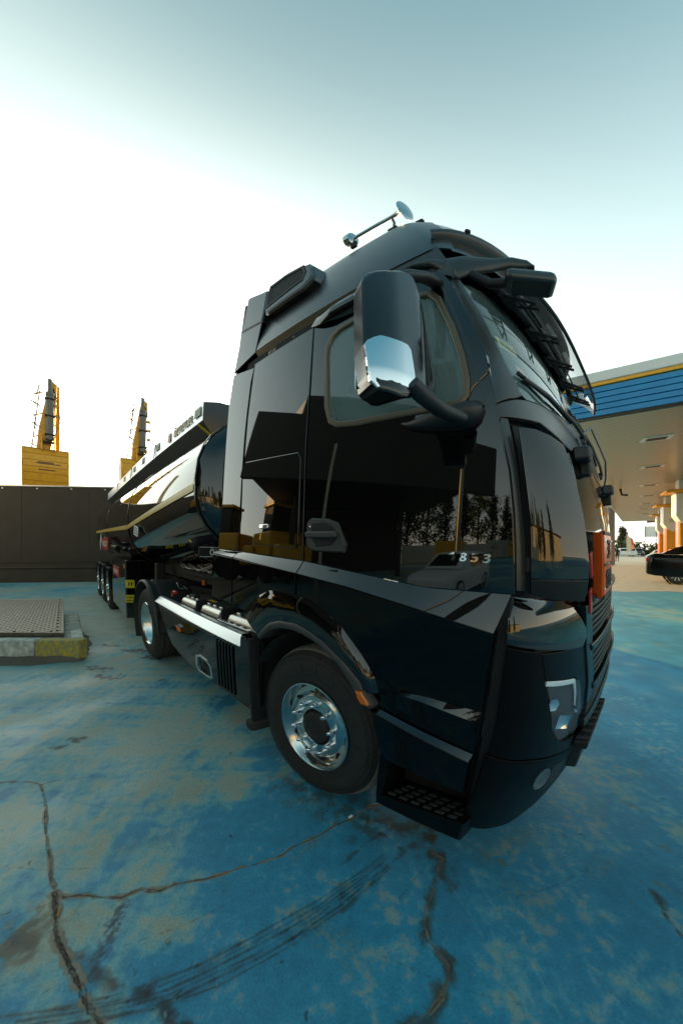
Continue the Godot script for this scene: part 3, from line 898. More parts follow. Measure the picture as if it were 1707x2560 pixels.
	# the door, with a real window opening
	var hole := V2([0.075, 2.42, 0.06, 2.76, 0.072, 2.84, 0.12, 2.905, 0.2, 2.94, 0.4, 2.955, 0.79, 2.905, 0.86, 2.885, 0.91, 2.82, 0.97, 2.61, 1.0, 2.45, 1.012, 2.32, 1.0, 2.24, 0.95, 2.2, 0.33, 2.24, 0.18, 2.265, 0.11, 2.31])
	var door := panel("door", [-0.085, 1.518, 0.3, 1.475, 0.74, 1.42, 1.165, 1.41, 1.16, 1.72, 1.15, 1.9, 1.135, 2.0, 1.12, 2.2, 1.10, 2.42, 1.06, 2.57, 1.02, 2.73, 0.985, 2.87, 0.94, 2.97, 0.86, 3.03, 0.5, 3.05, -0.05, 3.06, -0.06, 2.6, -0.08, 2.2], flank, M.paint, t, 0.0, 0.03, 0.09, [hole])
	var inner: Array = Sh.inset(Sh.resample(hole, 0.1), 0.034)
	var fr := Sh.new()
	fr.sheet(hole, [inner], func(u: float, v: float, d: float) -> Vector3: return Vector3(u, v, d + 0.012), 0.03, 0.06, 0.008)
	put("window_frame", fr, M.bronze, door, 1)
	var pane := Sh.new()
	pane.sheet(inner, [], func(u: float, v: float, d: float) -> Vector3: return Vector3(u, v, d - 0.008), 0.005, 0.12, 0.001)
	put("window_pane", pane, M.glass, door, 1)
	cut("sun_blind", [0.30, 2.62, 0.33, 2.57, 0.42, 2.56, 0.55, 2.60, 0.55, 2.80, 0.33, 2.80, 0.29, 2.76], -0.10, -0.07, 0.01, M.dark, t)
	cut("added_dark_panel", [0.73, 2.22, 0.95, 2.22, 0.985, 2.4, 0.93, 2.72, 0.86, 2.88, 0.74, 2.88, 0.78, 2.6], -0.16, -0.13, 0.01, M.dark, t)  # added panel that darkens the cab behind the side window
	boxed("window_divider", Vector3(0.86, 2.55, -0.022), Vector3(0.02, 0.62, 0.02), M.dark, door, 1, 0.005, Basis(Vector3.BACK, 0.12))
	var hd := cut("handle_bowl", [-0.055, 1.62, -0.05, 1.74, -0.01, 1.765, 0.12, 1.755, 0.20, 1.73, 0.265, 1.61, 0.25, 1.57, 0.03, 1.575, -0.03, 1.59], -0.01, 0.016, 0.008, M.trim, door)
	cut("recess_shade", [-0.0, 1.65, 0.0, 1.735, 0.11, 1.735, 0.17, 1.71, 0.20, 1.65, 0.16, 1.61, 0.04, 1.60], 0.0, 0.0185, 0.002, M.dark, hd)  # raised dark patch paints the shade inside the handle bowl
	boxed("grip", Vector3(0.095, 1.668, 0.034), Vector3(0.25, 0.036, 0.024), M.trim, hd, 1, 0.012, Basis(Vector3.BACK, -0.02))
	turned("lock", [0.0, 0.006, 0.009, 0.006, 0.011, 0.0], Vector3(-0.022, 1.715, 0.018), M.chrome, hd, 1, 16)
	# chrome model number, four separate characters
	var ls := ["1", "8", "5", "3"]
	for k in 4:
		var sh := Sh.new()
		sh.text(ls[k], FONT, 0.036, 0.008, Transform3D(Basis(Vector3(1.55, -0.02, 0), Vector3(0.18, 1.0, 0), Vector3(0, 0, 1)), Vector3(0.885 + 0.054 * k, 1.557 - 0.003 * k, 0.006)))
		put("badge_character", sh, M.chrome, door, 1)
	# waist: a shelf that faces up and widens to the front, then the lower panels standing proud
	var l1 := [-1.19, 1.58, -0.82, 1.565, -0.07, 1.52, 0.3, 1.475, 0.74, 1.422, 1.165, 1.41]
	var l2 := [-1.19, 1.545, -0.82, 1.52, -0.09, 1.45, 0.3, 1.405, 0.66, 1.345, 1.10, 1.26]
	for sg in [[-1.20, -0.85], [-0.84, -0.1], [-0.09, 1.15]]:
		var la: Array = []
		var lb: Array = []
		for k in 14:
			var x: float = lerpf(sg[0], sg[1], k / 13.0)
			la.append(Vector3(x, on(l1, x) - 0.003, -0.004))
			lb.append(Vector3(minf(x, 1.10), on(l2, x), 0.048))
		band("waist_shelf", la, lb, M.paint, t, 1, -1.0)
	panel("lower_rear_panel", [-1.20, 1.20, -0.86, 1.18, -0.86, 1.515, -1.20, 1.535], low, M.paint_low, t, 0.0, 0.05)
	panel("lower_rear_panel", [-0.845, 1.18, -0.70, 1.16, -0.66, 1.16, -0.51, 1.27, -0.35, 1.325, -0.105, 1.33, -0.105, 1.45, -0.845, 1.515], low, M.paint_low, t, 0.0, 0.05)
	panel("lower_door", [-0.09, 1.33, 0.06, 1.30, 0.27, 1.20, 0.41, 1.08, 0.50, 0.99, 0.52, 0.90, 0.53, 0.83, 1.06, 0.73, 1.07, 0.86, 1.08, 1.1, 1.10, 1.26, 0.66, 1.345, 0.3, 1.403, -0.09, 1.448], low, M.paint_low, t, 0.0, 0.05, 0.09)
	# crease and lower edge of the door catch the light
	band("door_crease", line3([0.66, 0.937, 0.80, 0.943, 1.075, 0.928], 0.052, 12), line3([0.66, 0.930, 0.80, 0.922, 1.07, 0.885], 0.074, 12), M.paint, t, 1, -1.0)
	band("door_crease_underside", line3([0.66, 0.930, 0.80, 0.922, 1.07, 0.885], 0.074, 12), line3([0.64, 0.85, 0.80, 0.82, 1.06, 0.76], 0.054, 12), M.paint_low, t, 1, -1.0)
	band("sill_ledge", line3([0.50, 0.825, 0.8, 0.765, 1.06, 0.722], 0.05, 14), line3([0.505, 0.808, 0.8, 0.745, 1.055, 0.695], 0.078, 14), M.paint, t, 1, -1.0)
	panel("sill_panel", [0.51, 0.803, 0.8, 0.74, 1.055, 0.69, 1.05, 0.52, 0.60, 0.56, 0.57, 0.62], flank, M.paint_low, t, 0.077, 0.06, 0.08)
	# wheel arch: flared panel and grey lip
	var outer := [-0.67, 1.14, -0.60, 1.20, -0.51, 1.272, -0.35, 1.33, -0.09, 1.33, 0.06, 1.30, 0.27, 1.20, 0.41, 1.08, 0.50, 0.985, 0.535, 0.90]
	var mid := [-0.44, 1.03, -0.40, 1.07, -0.31, 1.135, -0.20, 1.165, -0.05, 1.17, 0.03, 1.155, 0.17, 1.11, 0.34, 1.02, 0.44, 0.945, 0.47, 0.90]
	var inn := [-0.42, 1.01, -0.38, 1.045, -0.29, 1.095, -0.19, 1.122, -0.05, 1.125, 0.02, 1.115, 0.14, 1.085, 0.29, 1.005, 0.38, 0.925, 0.41, 0.88]
	var A := line3(outer, 0.050, 40)
	var B := line3(mid, 0.115, 40)
	var fl := Sh.new()
	rows = []
	for k in 9:
		var s := k / 8.0
		var row: Array = []
		for j in 40:
			var q: Vector3 = A[j].lerp(B[j], s)
			q.z = 0.05 + 0.040 * (1.0 - pow(1.0 - s, 2.4)) - 0.008 * pow(s, 3.0)
			row.append(q)
		rows.append(row)
	fl.grid(rows, -1.0)
	put("wheel_arch_flare", fl, M.paint, t, 1)
	var C := line3(inn, 0.122, 40)
	var lip := Sh.new()
	var D := line3(mid, 0.118, 40)
	rows = []
	for pr in [[0.0, 0.070], [0.06, 0.090], [0.5, 0.094], [0.94, 0.090], [1.0, 0.07], [1.0, -0.12]]:
		var row: Array = []
		for j in 40:
			var q: Vector3 = D[j].lerp(C[j], pr[0])
			q.z = pr[1]
			row.append(q)
		rows.append(row)
	lip.grid(rows, -1.0)
	put("wheel_arch_lip", lip, M.trim, t, 1)
	# dark inside of the arch
	var well := Sh.new()
	rows = []
	for z in [0.05, -0.2, -0.45, -0.65]:
		var row: Array = []
		for j in 33:
			var a := lerpf(-0.25, PI - 0.55, j / 32.0)
			row.append(Vector3(0.0 + cos(a) * 0.60, 0.5 + sin(a) * 0.61, z))
		rows.append(row)
	well.grid(rows, 1.0)
	put("wheel_well", well, M.dark, t, 1)
	boxed("wheel_well_back", Vector3(0.12, 0.72, -0.68), Vector3(1.2, 0.84, 0.04), M.dark, t)
	var marker := cut("side_marker", [0.415, 0.905, 0.475, 0.91, 0.535, 0.845, 0.525, 0.825, 0.46, 0.825, 0.43, 0.86], 0.04, 0.098, 0.008, M.trim, t)
	cut("amber_lens", [0.425, 0.900, 0.465, 0.905, 0.517, 0.85, 0.512, 0.835, 0.465, 0.837, 0.44, 0.865], 0.085, 0.108, 0.008, M.amber, marker)
	# boarding step
	panel("step_well", [0.56, 0.28, 1.07, 0.24, 1.06, 0.70, 0.56, 0.62], flank, M.dark, t, -0.12, 0.03)
	var step := cut("step", [0.565, 0.235, 1.10, 0.195, 1.10, 0.335, 0.60, 0.325, 0.575, 0.30], -0.14, 0.075, 0.012, M.bumper, t)
	cut("step_side", [0.565, 0.30, 0.585, 0.24, 0.62, 0.32, 0.635, 0.50, 0.62, 0.585, 0.57, 0.60], -0.10, 0.078, 0.012, M.bumper, t)
	var tr := Sh.new()
	for k in 6:
		for j in 4:
			tr.box(Vector3(0.66 + 0.072 * k + 0.012 * j, 0.338, 0.052 - 0.036 * j), Vector3(0.045, 0.006, 0.022), 0.002)
	kind(put("step_tread", tr, M.trim, step, 1), "stuff")
	boxed("label_strip", Vector3(0.90, 0.492, -0.098), Vector3(0.105, 0.012, 0.004), M.white, t, 1, 0.001)
	# the black gap between door and front corner
	panel("front_gap", [1.05, 0.25, 1.12, 0.25, 1.12, 0.72, 1.13, 1.1, 1.15, 1.40, 1.09, 1.40, 1.075, 1.1, 1.06, 0.72], flank, M.seam, t, -0.01, 0.03)
	wheel_front(t)

func on(a: Array, x: float) -> float:
	for k in range(0, a.size() - 3, 2):
		if x <= a[k + 2]:
			return lerpf(a[k + 1], a[k + 3], clampf((x - a[k]) / (a[k + 2] - a[k]), 0, 1))
	return a[a.size() - 1]

func wheel_front(t: Node3D) -> void:
	var c := Vector3(0, 0.5, 0)
	var w := turned("front_wheel", [0.292, -0.035, 0.297, -0.012, 0.305, -0.004, 0.33, 0.004, 0.3692, 0.018, 0.4196, 0.026, 0.4644, 0.014, 0.4958, -0.012, 0.508, -0.035, 0.51, -0.04], c, M.rubber, t, 1, 72)
	turned("tread", [0.51, -0.04, 0.5135, -0.05, 0.519, -0.058, 0.5215, -0.066, 0.523, -0.105, 0.5235, -0.112, 0.511, -0.115, 0.511, -0.125, 0.5235, -0.128, 0.525, -0.168, 0.513, -0.171, 0.513, -0.181, 0.525, -0.184, 0.525, -0.225, 0.513, -0.228, 0.513, -0.238, 0.5235, -0.241, 0.521, -0.29, 0.498, -0.335, 0.4084, -0.36, 0.29, -0.34], c, M.tread, w, 1, 72)
	turned("tyre_shoulder", [0.494, -0.016, 0.503, -0.021, 0.510, -0.034, 0.514, -0.046, 0.517, -0.058, 0.519, -0.062], c, M.scuffed, w, 1, 72)
	for k in 3:
		turned("sidewall_ring", [[0.352, 0.0205, 0.354, 0.0225, 0.357, 0.0215], [0.455, 0.0262, 0.457, 0.028, 0.46, 0.0245], [0.478, 0.010, 0.480, 0.0115, 0.483, 0.006]][k], c, M.rubber, w, 1, 72)
	for k in 18:
		var a := TAU * k / 18.0 + 0.05
		if k % 9 < 6:
			boxed("sidewall_lettering", c + Vector3(cos(a) * 0.405, sin(a) * 0.405, 0.0275), Vector3(0.034, 0.052, 0.004), M.rubber, w, 1, 0.0015, Basis(Vector3.BACK, a - PI / 2) * Basis.from_scale(Vector3(0.8 if k % 2 else 0.5, 1, 1)))
	var rim := turned("rim", [0.288, -0.05, 0.296, -0.016, 0.302, 0.004, 0.300, 0.012, 0.293, 0.014, 0.287, 0.004, 0.283, -0.030, 0.272, -0.052, 0.252, -0.058, 0.232, -0.050, 0.215, -0.030, 0.207, -0.024, 0.125, -0.024, 0.120, -0.032], c, M.polish, w, 1, 72)
	turned("hub", [0.121, -0.032, 0.118, -0.05, 0.108, -0.055, 0.106, -0.015, 0.098, -0.006, 0.07, -0.002, 0.06, -0.012, 0.0, -0.012], c, M.rubber, w, 1, 40)
	for k in 10:
		var a := TAU * k / 10.0 + 0.2
		turned("wheel_nut", [0.0, 0.038, 0.008, 0.037, 0.013, 0.030, 0.014, 0.008, 0.0185, 0.004, 0.0185, -0.014, 0.024, -0.016, 0.024, -0.024], c + Vector3(cos(a), sin(a), 0) * 0.166, M.chrome, rim, 1, 12)
		var b := TAU * (k + 0.5) / 10.0 + 0.2
		var tilt := Basis(Vector3(-sin(b), cos(b), 0), 0.95 * -1.0)
		turned("hand_hole_shade", [0.0, 0.0, 0.021, 0.0, 0.024, -0.003], c + Vector3(cos(b) * 0.228, sin(b) * 0.228, -0.0425), M.seam, rim, 1, 16, tilt)  # dark discs on the rim paint the shade of its hand holes
	boxed("valve", c + Vector3(0.05, -0.262, -0.04), Vector3(0.05, 0.01, 0.01), M.steel, rim, 1, 0.004, Basis(Vector3.BACK, 0.4))
	piped("axle", [c + Vector3(0, 0, -0.3), c + Vector3(0, 0, -2.2)], 0.09, M.dark, t, 1)
	var r := turned("far_front_wheel", [0.29, -0.30, 0.40, -0.33, 0.49, -0.29, 0.505, -0.25, 0.505, -0.06, 0.48, -0.01, 0.36, 0.0, 0.29, -0.02, 0.20, -0.1, 0.0, -0.1], c + Vector3(0, 0, -2.15), M.rubber, t, 1, 40)

func cab_front(t: Node3D) -> void:
	# structure behind the panels
	var core := Sh.new()
	var rows: Array = []
	for y in [0.30, 0.6, 0.9, 1.2, 1.5, 1.8, 2.1, 2.24]:
		var row: Array = []
		for k in 31:
			row.append(nose(0.04 + 1.72 * k / 30.0, y, -0.07))
		rows.append(row)
	core.grid(rows, -1.0)
	put("front_core", core, M.seam, t, 1)
	# pillar between door and windscreen, top to waist
	panel("pillar", [0.02, 2.16, 0.34, 2.25, 0.31, 2.4, 0.29, 2.6, 0.285, 2.8, 0.28, 2.96, 0.10, 3.03, 0.02, 3.05, 0.015, 2.6], nose, M.pillar, t, 0.004, 0.03, 0.08)
	panel("pillar_foot", [0.02, 1.42, 0.19, 1.42, 0.20, 1.9, 0.205, 2.125, 0.02, 2.145], nose, M.pillar, t, -0.004, 0.03, 0.08)
	panel("far_pillar", [1.48, 2.25, 1.78, 2.16, 1.78, 3.05, 1.50, 2.96], nose, M.pillar, t, 0.004, 0.03, 0.1)
	# windscreen
	panel("windscreen", [0.345, 2.265, 0.38, 2.245, 0.6, 2.255, 0.9, 2.275, 1.2, 2.255, 1.46, 2.25, 1.48, 2.9, 1.3, 2.99, 0.9, 3.03, 0.5, 3.0, 0.30, 2.95, 0.295, 2.75, 0.31, 2.45], nose, M.glass, t, -0.006, 0.006, 0.1, [], 0.001)
	panel("paper_notice", [0.35, 2.60, 0.47, 2.585, 0.475, 2.52, 0.355, 2.535], nose, M.sticker, t, -0.018, 0.002, 0.05, [], 0.0005)
	for k in 4:
		panel("print_line", [0.365, 2.588 - 0.013 * k, 0.46, 2.578 - 0.013 * k, 0.46, 2.575 - 0.013 * k, 0.365, 2.585 - 0.013 * k], nose, M.trim, t, -0.0155, 0.001, 0.05, [], 0.0002)
	panel("round_sticker", [0.42, 2.45, 0.46, 2.44, 0.49, 2.40, 0.45, 2.39, 0.42, 2.42], nose, mat(lin(0.55, 0.16, 0.13), 0.6), t, -0.018, 0.002, 0.05, [], 0.0005)
	# grey panel under the screen, glossy grille panel, glossy corner deflector with its matt foot
	panel("scuttle", [0.02, 2.14, 0.16, 2.13, 0.32, 2.135, 0.43, 2.14, 0.55, 2.10, 0.64, 2.06, 0.9, 2.06, 1.2, 2.06, 1.5, 2.12, 1.78, 2.14, 1.78, 2.15, 1.46, 2.24, 1.2, 2.246, 0.9, 2.265, 0.6, 2.247, 0.38, 2.237, 0.3, 2.225, 0.15, 2.19], nose, M.pillar, t, 0.002, 0.04, 0.08)
	panel("grille_panel", [0.62, 1.66, 0.9, 1.66, 1.3, 1.66, 1.3, 2.05, 0.9, 2.052, 0.64, 2.052, 0.60, 2.04], nose, M.paint, t, 0.006, 0.04, 0.08)
	var defl := panel("corner_deflector", [0.0, 1.47, 1.0, 1.46, 1.0, 1.7, 1.0, 1.9, 0.985, 2.0, 0.72, 2.035, 0.40, 2.06, 0.03, 2.072, 0.0, 2.06, 0.0, 1.8], deflector, M.paint, t, 0.0, 0.02, 0.08, [], 0.003)
	panel("deflector_foot", [0.0, 1.41, 0.45, 1.385, 0.93, 1.375, 1.0, 1.40, 1.0, 1.456, 0.0, 1.466], deflector, M.satin, defl, -0.001, 0.02, 0.08, [], 0.003)
	panel("far_corner", [1.32, 1.35, 1.78, 1.41, 1.78, 2.1, 1.32, 2.05], nose, M.paint, t, 0.02, 0.02, 0.1)
	panel("deflector_gap", [0.19, 1.40, 0.30, 1.40, 0.30, 2.10, 0.235, 2.10, 0.215, 1.8], nose, M.seam, t, -0.016, 0.02, 0.08)
	# nose below: sloping shoulder, band, dark corner, lamps, bumper
	var shoulder := Sh.new()
	rows = []
	for pr in [[1.42, -0.07], [1.405, -0.04], [1.37, -0.018], [1.32, 0.004], [1.27, 0.018], [1.235, 0.022]]:
		var row: Array = []
		for k in 21:
			var u := lerpf(0.075, 0.62, k / 20.0)
			row.append(nose(u, pr[0] - 0.05 * clampf((u - 0.1) / 0.52, 0, 1) - 0.02, pr[1]))
		rows.append(row)
	shoulder.grid(rows, -1.0)
	put("corner_shoulder", shoulder, M.paint, t, 1)
	panel("corner_band", [0.07, 1.215, 0.28, 1.18, 0.60, 1.12, 0.63, 1.16, 0.615, 1.185, 0.42, 1.20, 0.28, 1.225, 0.08, 1.26], nose, M.pillar, t, 0.02, 0.03, 0.06)
	panel("corner_panel", [0.05, 0.72, 0.20, 0.685, 0.34, 0.655, 0.50, 0.60, 0.62, 0.55, 0.64, 0.62, 0.56, 0.64, 0.46, 0.71, 0.41, 0.82, 0.345, 1.0, 0.30, 1.165, 0.075, 1.20, 0.055, 1.0], nose, M.bumper, t, 0.014, 0.04, 0.06)
	panel("lamp_bay", [0.30, 0.66, 0.64, 0.6, 0.66, 1.14, 0.30, 1.18], nose, M.matt, t, -0.03, 0.03, 0.08)
	panel("lamp_surround", [0.31, 1.155, 0.345, 1.03, 0.56, 0.985, 0.60, 0.80, 0.66, 0.72, 0.70, 0.85, 0.665, 1.05, 0.62, 1.12], nose, M.bumper, t, 0.008, 0.04, 0.06)
	# headlamp: housing, running-light bar, reflector, clear cover
	var lamp := panel("headlamp", [0.35, 1.015, 0.58, 0.955, 0.62, 0.82, 0.62, 0.68, 0.50, 0.70, 0.42, 0.80], nose, mat(lin(0.018, 0.019, 0.02), 0.5, 0.0, 0.25), t, -0.022, 0.02, 0.05)
	panel("running_light_bar", [0.355, 1.005, 0.563, 0.952, 0.595, 0.82, 0.618, 0.765, 0.626, 0.785, 0.608, 0.83, 0.575, 0.972, 0.36, 1.028], nose, mat(lin(0.8, 0.9, 0.92), 0.15), lamp, 0.004, 0.012, 0.03)
	var bowl := nose(0.50, 0.79, -0.01)
	var facing := Basis.looking_at(-Vector3(0.75, 0.0, 0.65))
	turned("reflector", [0.050, 0.015, 0.048, 0.013, 0.037, -0.002, 0.02, -0.010, 0.0, -0.014], bowl + Vector3(0.01, 0, 0.01), M.chrome, lamp, 1, 4, facing * Basis(Vector3.BACK, 0.6))
	turned("reflector", [0.032, 0.008, 0.029, 0.006, 0.013, -0.006, 0.0, -0.008], nose(0.42, 0.90, -0.008), M.chrome, lamp, 1, 6, facing)
	panel("lamp_cover", [0.35, 1.02, 0.585, 0.96, 0.635, 0.80, 0.63, 0.66, 0.50, 0.68, 0.42, 0.79], nose, M.lens, lamp, 0.012, 0.004, 0.05, [], 0.001)
	# bumper with fog lamp
	var bump := panel("bumper", [0.02, 0.26, 0.10, 0.25, 0.22, 0.215, 0.37, 0.19, 0.51, 0.23, 0.62, 0.28, 0.75, 0.36, 0.9, 0.40, 1.2, 0.38, 1.5, 0.28, 1.78, 0.26, 1.78, 0.72, 1.4, 0.62, 1.2, 0.60, 0.9, 0.60, 0.75, 0.58, 0.62, 0.54, 0.50, 0.59, 0.34, 0.645, 0.20, 0.678, 0.03, 0.715], nose, M.bumper, t, 0.02, 0.05, 0.07, [], 0.012)
	var fog := nose(0.43, 0.50, 0.027)
	var fb := Basis.looking_at(-(nose(0.43, 0.50, 0.1) - nose(0.43, 0.50, 0.0)).normalized())
	turned("fog_lamp", [0.058, -0.006, 0.06, 0.004, 0.052, 0.006, 0.048, 0.0, 0.03, -0.004, 0.0, -0.005], fog, M.tint, bump, 1, 24, fb)
	turned("fog_lamp_bowl", [0.050, 0.0, 0.03, -0.015, 0.0, -0.02], fog + Vector3(-0.008, 0, -0.008), M.steel, bump, 1, 24, fb)
	panel("bumper_vent", [0.48, 0.36, 0.60, 0.38, 0.60, 0.50, 0.50, 0.53], nose, M.matt, bump, 0.023, 0.004, 0.04)
	# grille: dark well, frame and fine slats
	panel("grille_well", [0.60, 0.66, 1.2, 0.66, 1.2, 1.62, 0.60, 1.62], nose, M.seam, t, -0.05, 0.02, 0.1)
	panel("grille_side", [0.60, 1.31, 0.66, 1.32, 0.70, 1.1, 0.735, 0.80, 0.68, 0.78, 0.65, 1.0], nose, M.satin, t, 0.02, 0.06, 0.05)
	for g in [[1.325, 1.13, 6], [1.07, 0.90, 5], [0.84, 0.68, 5]]:
		var u0: float = tab([[0.6, 0.73], [0.85, 0.71], [1.05, 0.675], [1.33, 0.645]], g[0])
		panel("grille_bar", [u0, g[0] + 0.03, 1.22, g[0] + 0.03, 1.22, g[0] - 0.004, u0 + 0.01, g[0] - 0.004], nose, M.satin, t, 0.035, 0.05, 0.1, [], 0.008)
		for k in g[2]:
			var y: float = lerpf(g[0] - 0.03, g[1], k / float(g[2] - 1))
			panel("grille_slat", [u0 + 0.015, y + 0.011, 1.20, y + 0.011, 1.20, y - 0.009, u0 + 0.015, y - 0.009], nose, M.matt, t, 0.008, 0.03, 0.1)
	panel("grille_chin", [0.72, 0.60, 1.2, 0.60, 1.2, 0.665, 0.70, 0.665], nose, M.pillar, t, 0.03, 0.05, 0.08, [], 0.01)
	# orange hazard plate in its frame
	var pl := Vector3(1.43, 1.495, -0.80)
	var plate := boxed("hazard_plate", pl, Vector3(0.03, 0.30, 0.40), M.orange, t, 1, 0.003)
	boxed("plate_flange", Vector3(1.41, 1.495, -0.61), Vector3(0.055, 0.325, 0.012), M.orange, plate, 1, 0.003, Basis(Vector3.UP, -0.35))
	boxed("plate_frame", pl + Vector3(0.004, 0.158, 0), Vector3(0.03, 0.018, 0.40), M.ink, plate, 1, 0.003)
	boxed("plate_frame", pl + Vector3(0.004, -0.158, 0), Vector3(0.03, 0.018, 0.40), M.ink, plate, 1, 0.003)
	boxed("divider", pl + Vector3(0.016, 0.0, 0), Vector3(0.006, 0.014, 0.40), M.ink, plate, 1, 0.001)
	var turnx := Basis(Vector3(0, 0, -1), Vector3(0, 1, 0), Vector3(1, 0, 0))
	for row in [["33", 0.075], ["1203", -0.078]]:
		var sh := Sh.new()
		sh.text(row[0], FONT, 0.10, 0.006, Transform3D(turnx, pl + Vector3(0.018, row[1], 0)))
		put("plate_number", sh, M.ink, plate, 1)
	for q in [[0.12, 0.18], [-0.12, 0.18], [0.12, -0.18], [-0.12, -0.18], [0.0, 0.02]]:
		turned("plate_rivet", [0.0, 0.004, 0.008, 0.003, 0.009, 0.0], pl + Vector3(0.018, q[0], q[1]), M.chrome, plate, 1, 8, turnx)
	for y in [1.50, 1.33]:
		boxed("plate_bracket", Vector3(1.385, y, -0.52), Vector3(0.012, 0.12, 0.05), M.red, plate, 1, 0.003, Basis(Vector3.RIGHT, 0.35))
	# folding front step on the bumper
	var fs := boxed("front_step", Vector3(1.44, 0.535, -0.92), Vector3(0.10, 0.05, 0.70), M.dark, t, 1, 0.01)
	boxed("step_tray", Vector3(1.41, 0.44, -0.80), Vector3(0.10, 0.14, 0.42), M.matt, fs, 1, 0.01)
	for k in 7:
		boxed("step_rib", Vector3(1.445, 0.563, -0.62 - 0.095 * k), Vector3(0.09, 0.010, 0.03), M.trim, fs, 1, 0.003)
	# wipers and the two camera pods under the screen
	for k in 2:
		var u := 0.50 + 0.42 * k
		var wi := piped("wiper", [nose(u + 0.28, 2.19, 0.05), nose(u + 0.2, 2.235, 0.045), nose(u + 0.02, 2.30, 0.03), nose(u - 0.12, 2.345, 0.02)], 0.013, M.matt, t, 1, 6)
		piped("wiper_blade", [nose(u + 0.22, 2.26, 0.014), nose(u + 0.05, 2.31, 0.013), nose(u - 0.14, 2.37, 0.012)], 0.012, M.dark, wi, 1, 6)
		turned("wiper_pivot", [0.0, 0.03, 0.03, 0.025, 0.035, 0.0], nose(u + 0.28, 2.18, 0.02), M.matt, wi, 1, 12, Basis.looking_at(-Vector3(1, 0.2, 0)))
	for q in [[0.66, 2.045, 0.10], [1.0, 2.0, 0.09]]:
		var pod := boxed("washer_pod", nose(q[0], q[1], 0.05), Vector3(0.10, 0.075, q[2]), M.matt, t, 1, 0.02)
		boxed("pod_foot", nose(q[0] + 0.03, q[1] - 0.065, 0.03), Vector3(0.06, 0.08, 0.06), M.dark, pod, 1, 0.012)
	piped("grab_rail", [nose(0.85, 2.27, 0.02), nose(0.87, 2.33, 0.09), nose(0.99, 2.22, 0.10), nose(1.02, 2.10, 0.06), nose(1.04, 2.03, 0.02)], 0.009, M.steel, t, 1, 6)

const ROOF := [[3.18, 0.0, 0.88, 0.30], [3.28, 0.012, 0.86, 0.325], [3.40, 0.04, 0.815, 0.36], [3.52, 0.075, 0.755, 0.385], [3.65, 0.12, 0.68, 0.40], [3.76, 0.17, 0.59, 0.40], [3.84, 0.22, 0.50, 0.39], [3.90, 0.28, 0.41, 0.36], [3.945, 0.35, 0.28, 0.32], [3.97, 0.48, 0.08, 0.26], [3.985, 0.72, -0.25, 0.2], [3.99, 1.1, -0.5, 0.1]]

func roof_row(k: int, a: float, c: float, n: int, off := 0.0) -> Array:
	# one level of the roof: from the rear along the near side, round the nose (degrees a..c of it)
	var r: Array = ROOF[k]
	var half: float = 1.25 - r[1]
	var out: Array = []
	for j in n:
		var q := deg_to_rad(lerpf(a, c, j / float(n - 1)))
		var cs := cos(q)
		out.append(Vector3(r[2] + (r[3] + off) * sin(q), r[0] + off * 0.5, -1.25 + (half + off) * signf(cs) * pow(absf(cs), 0.6667)))
	return out

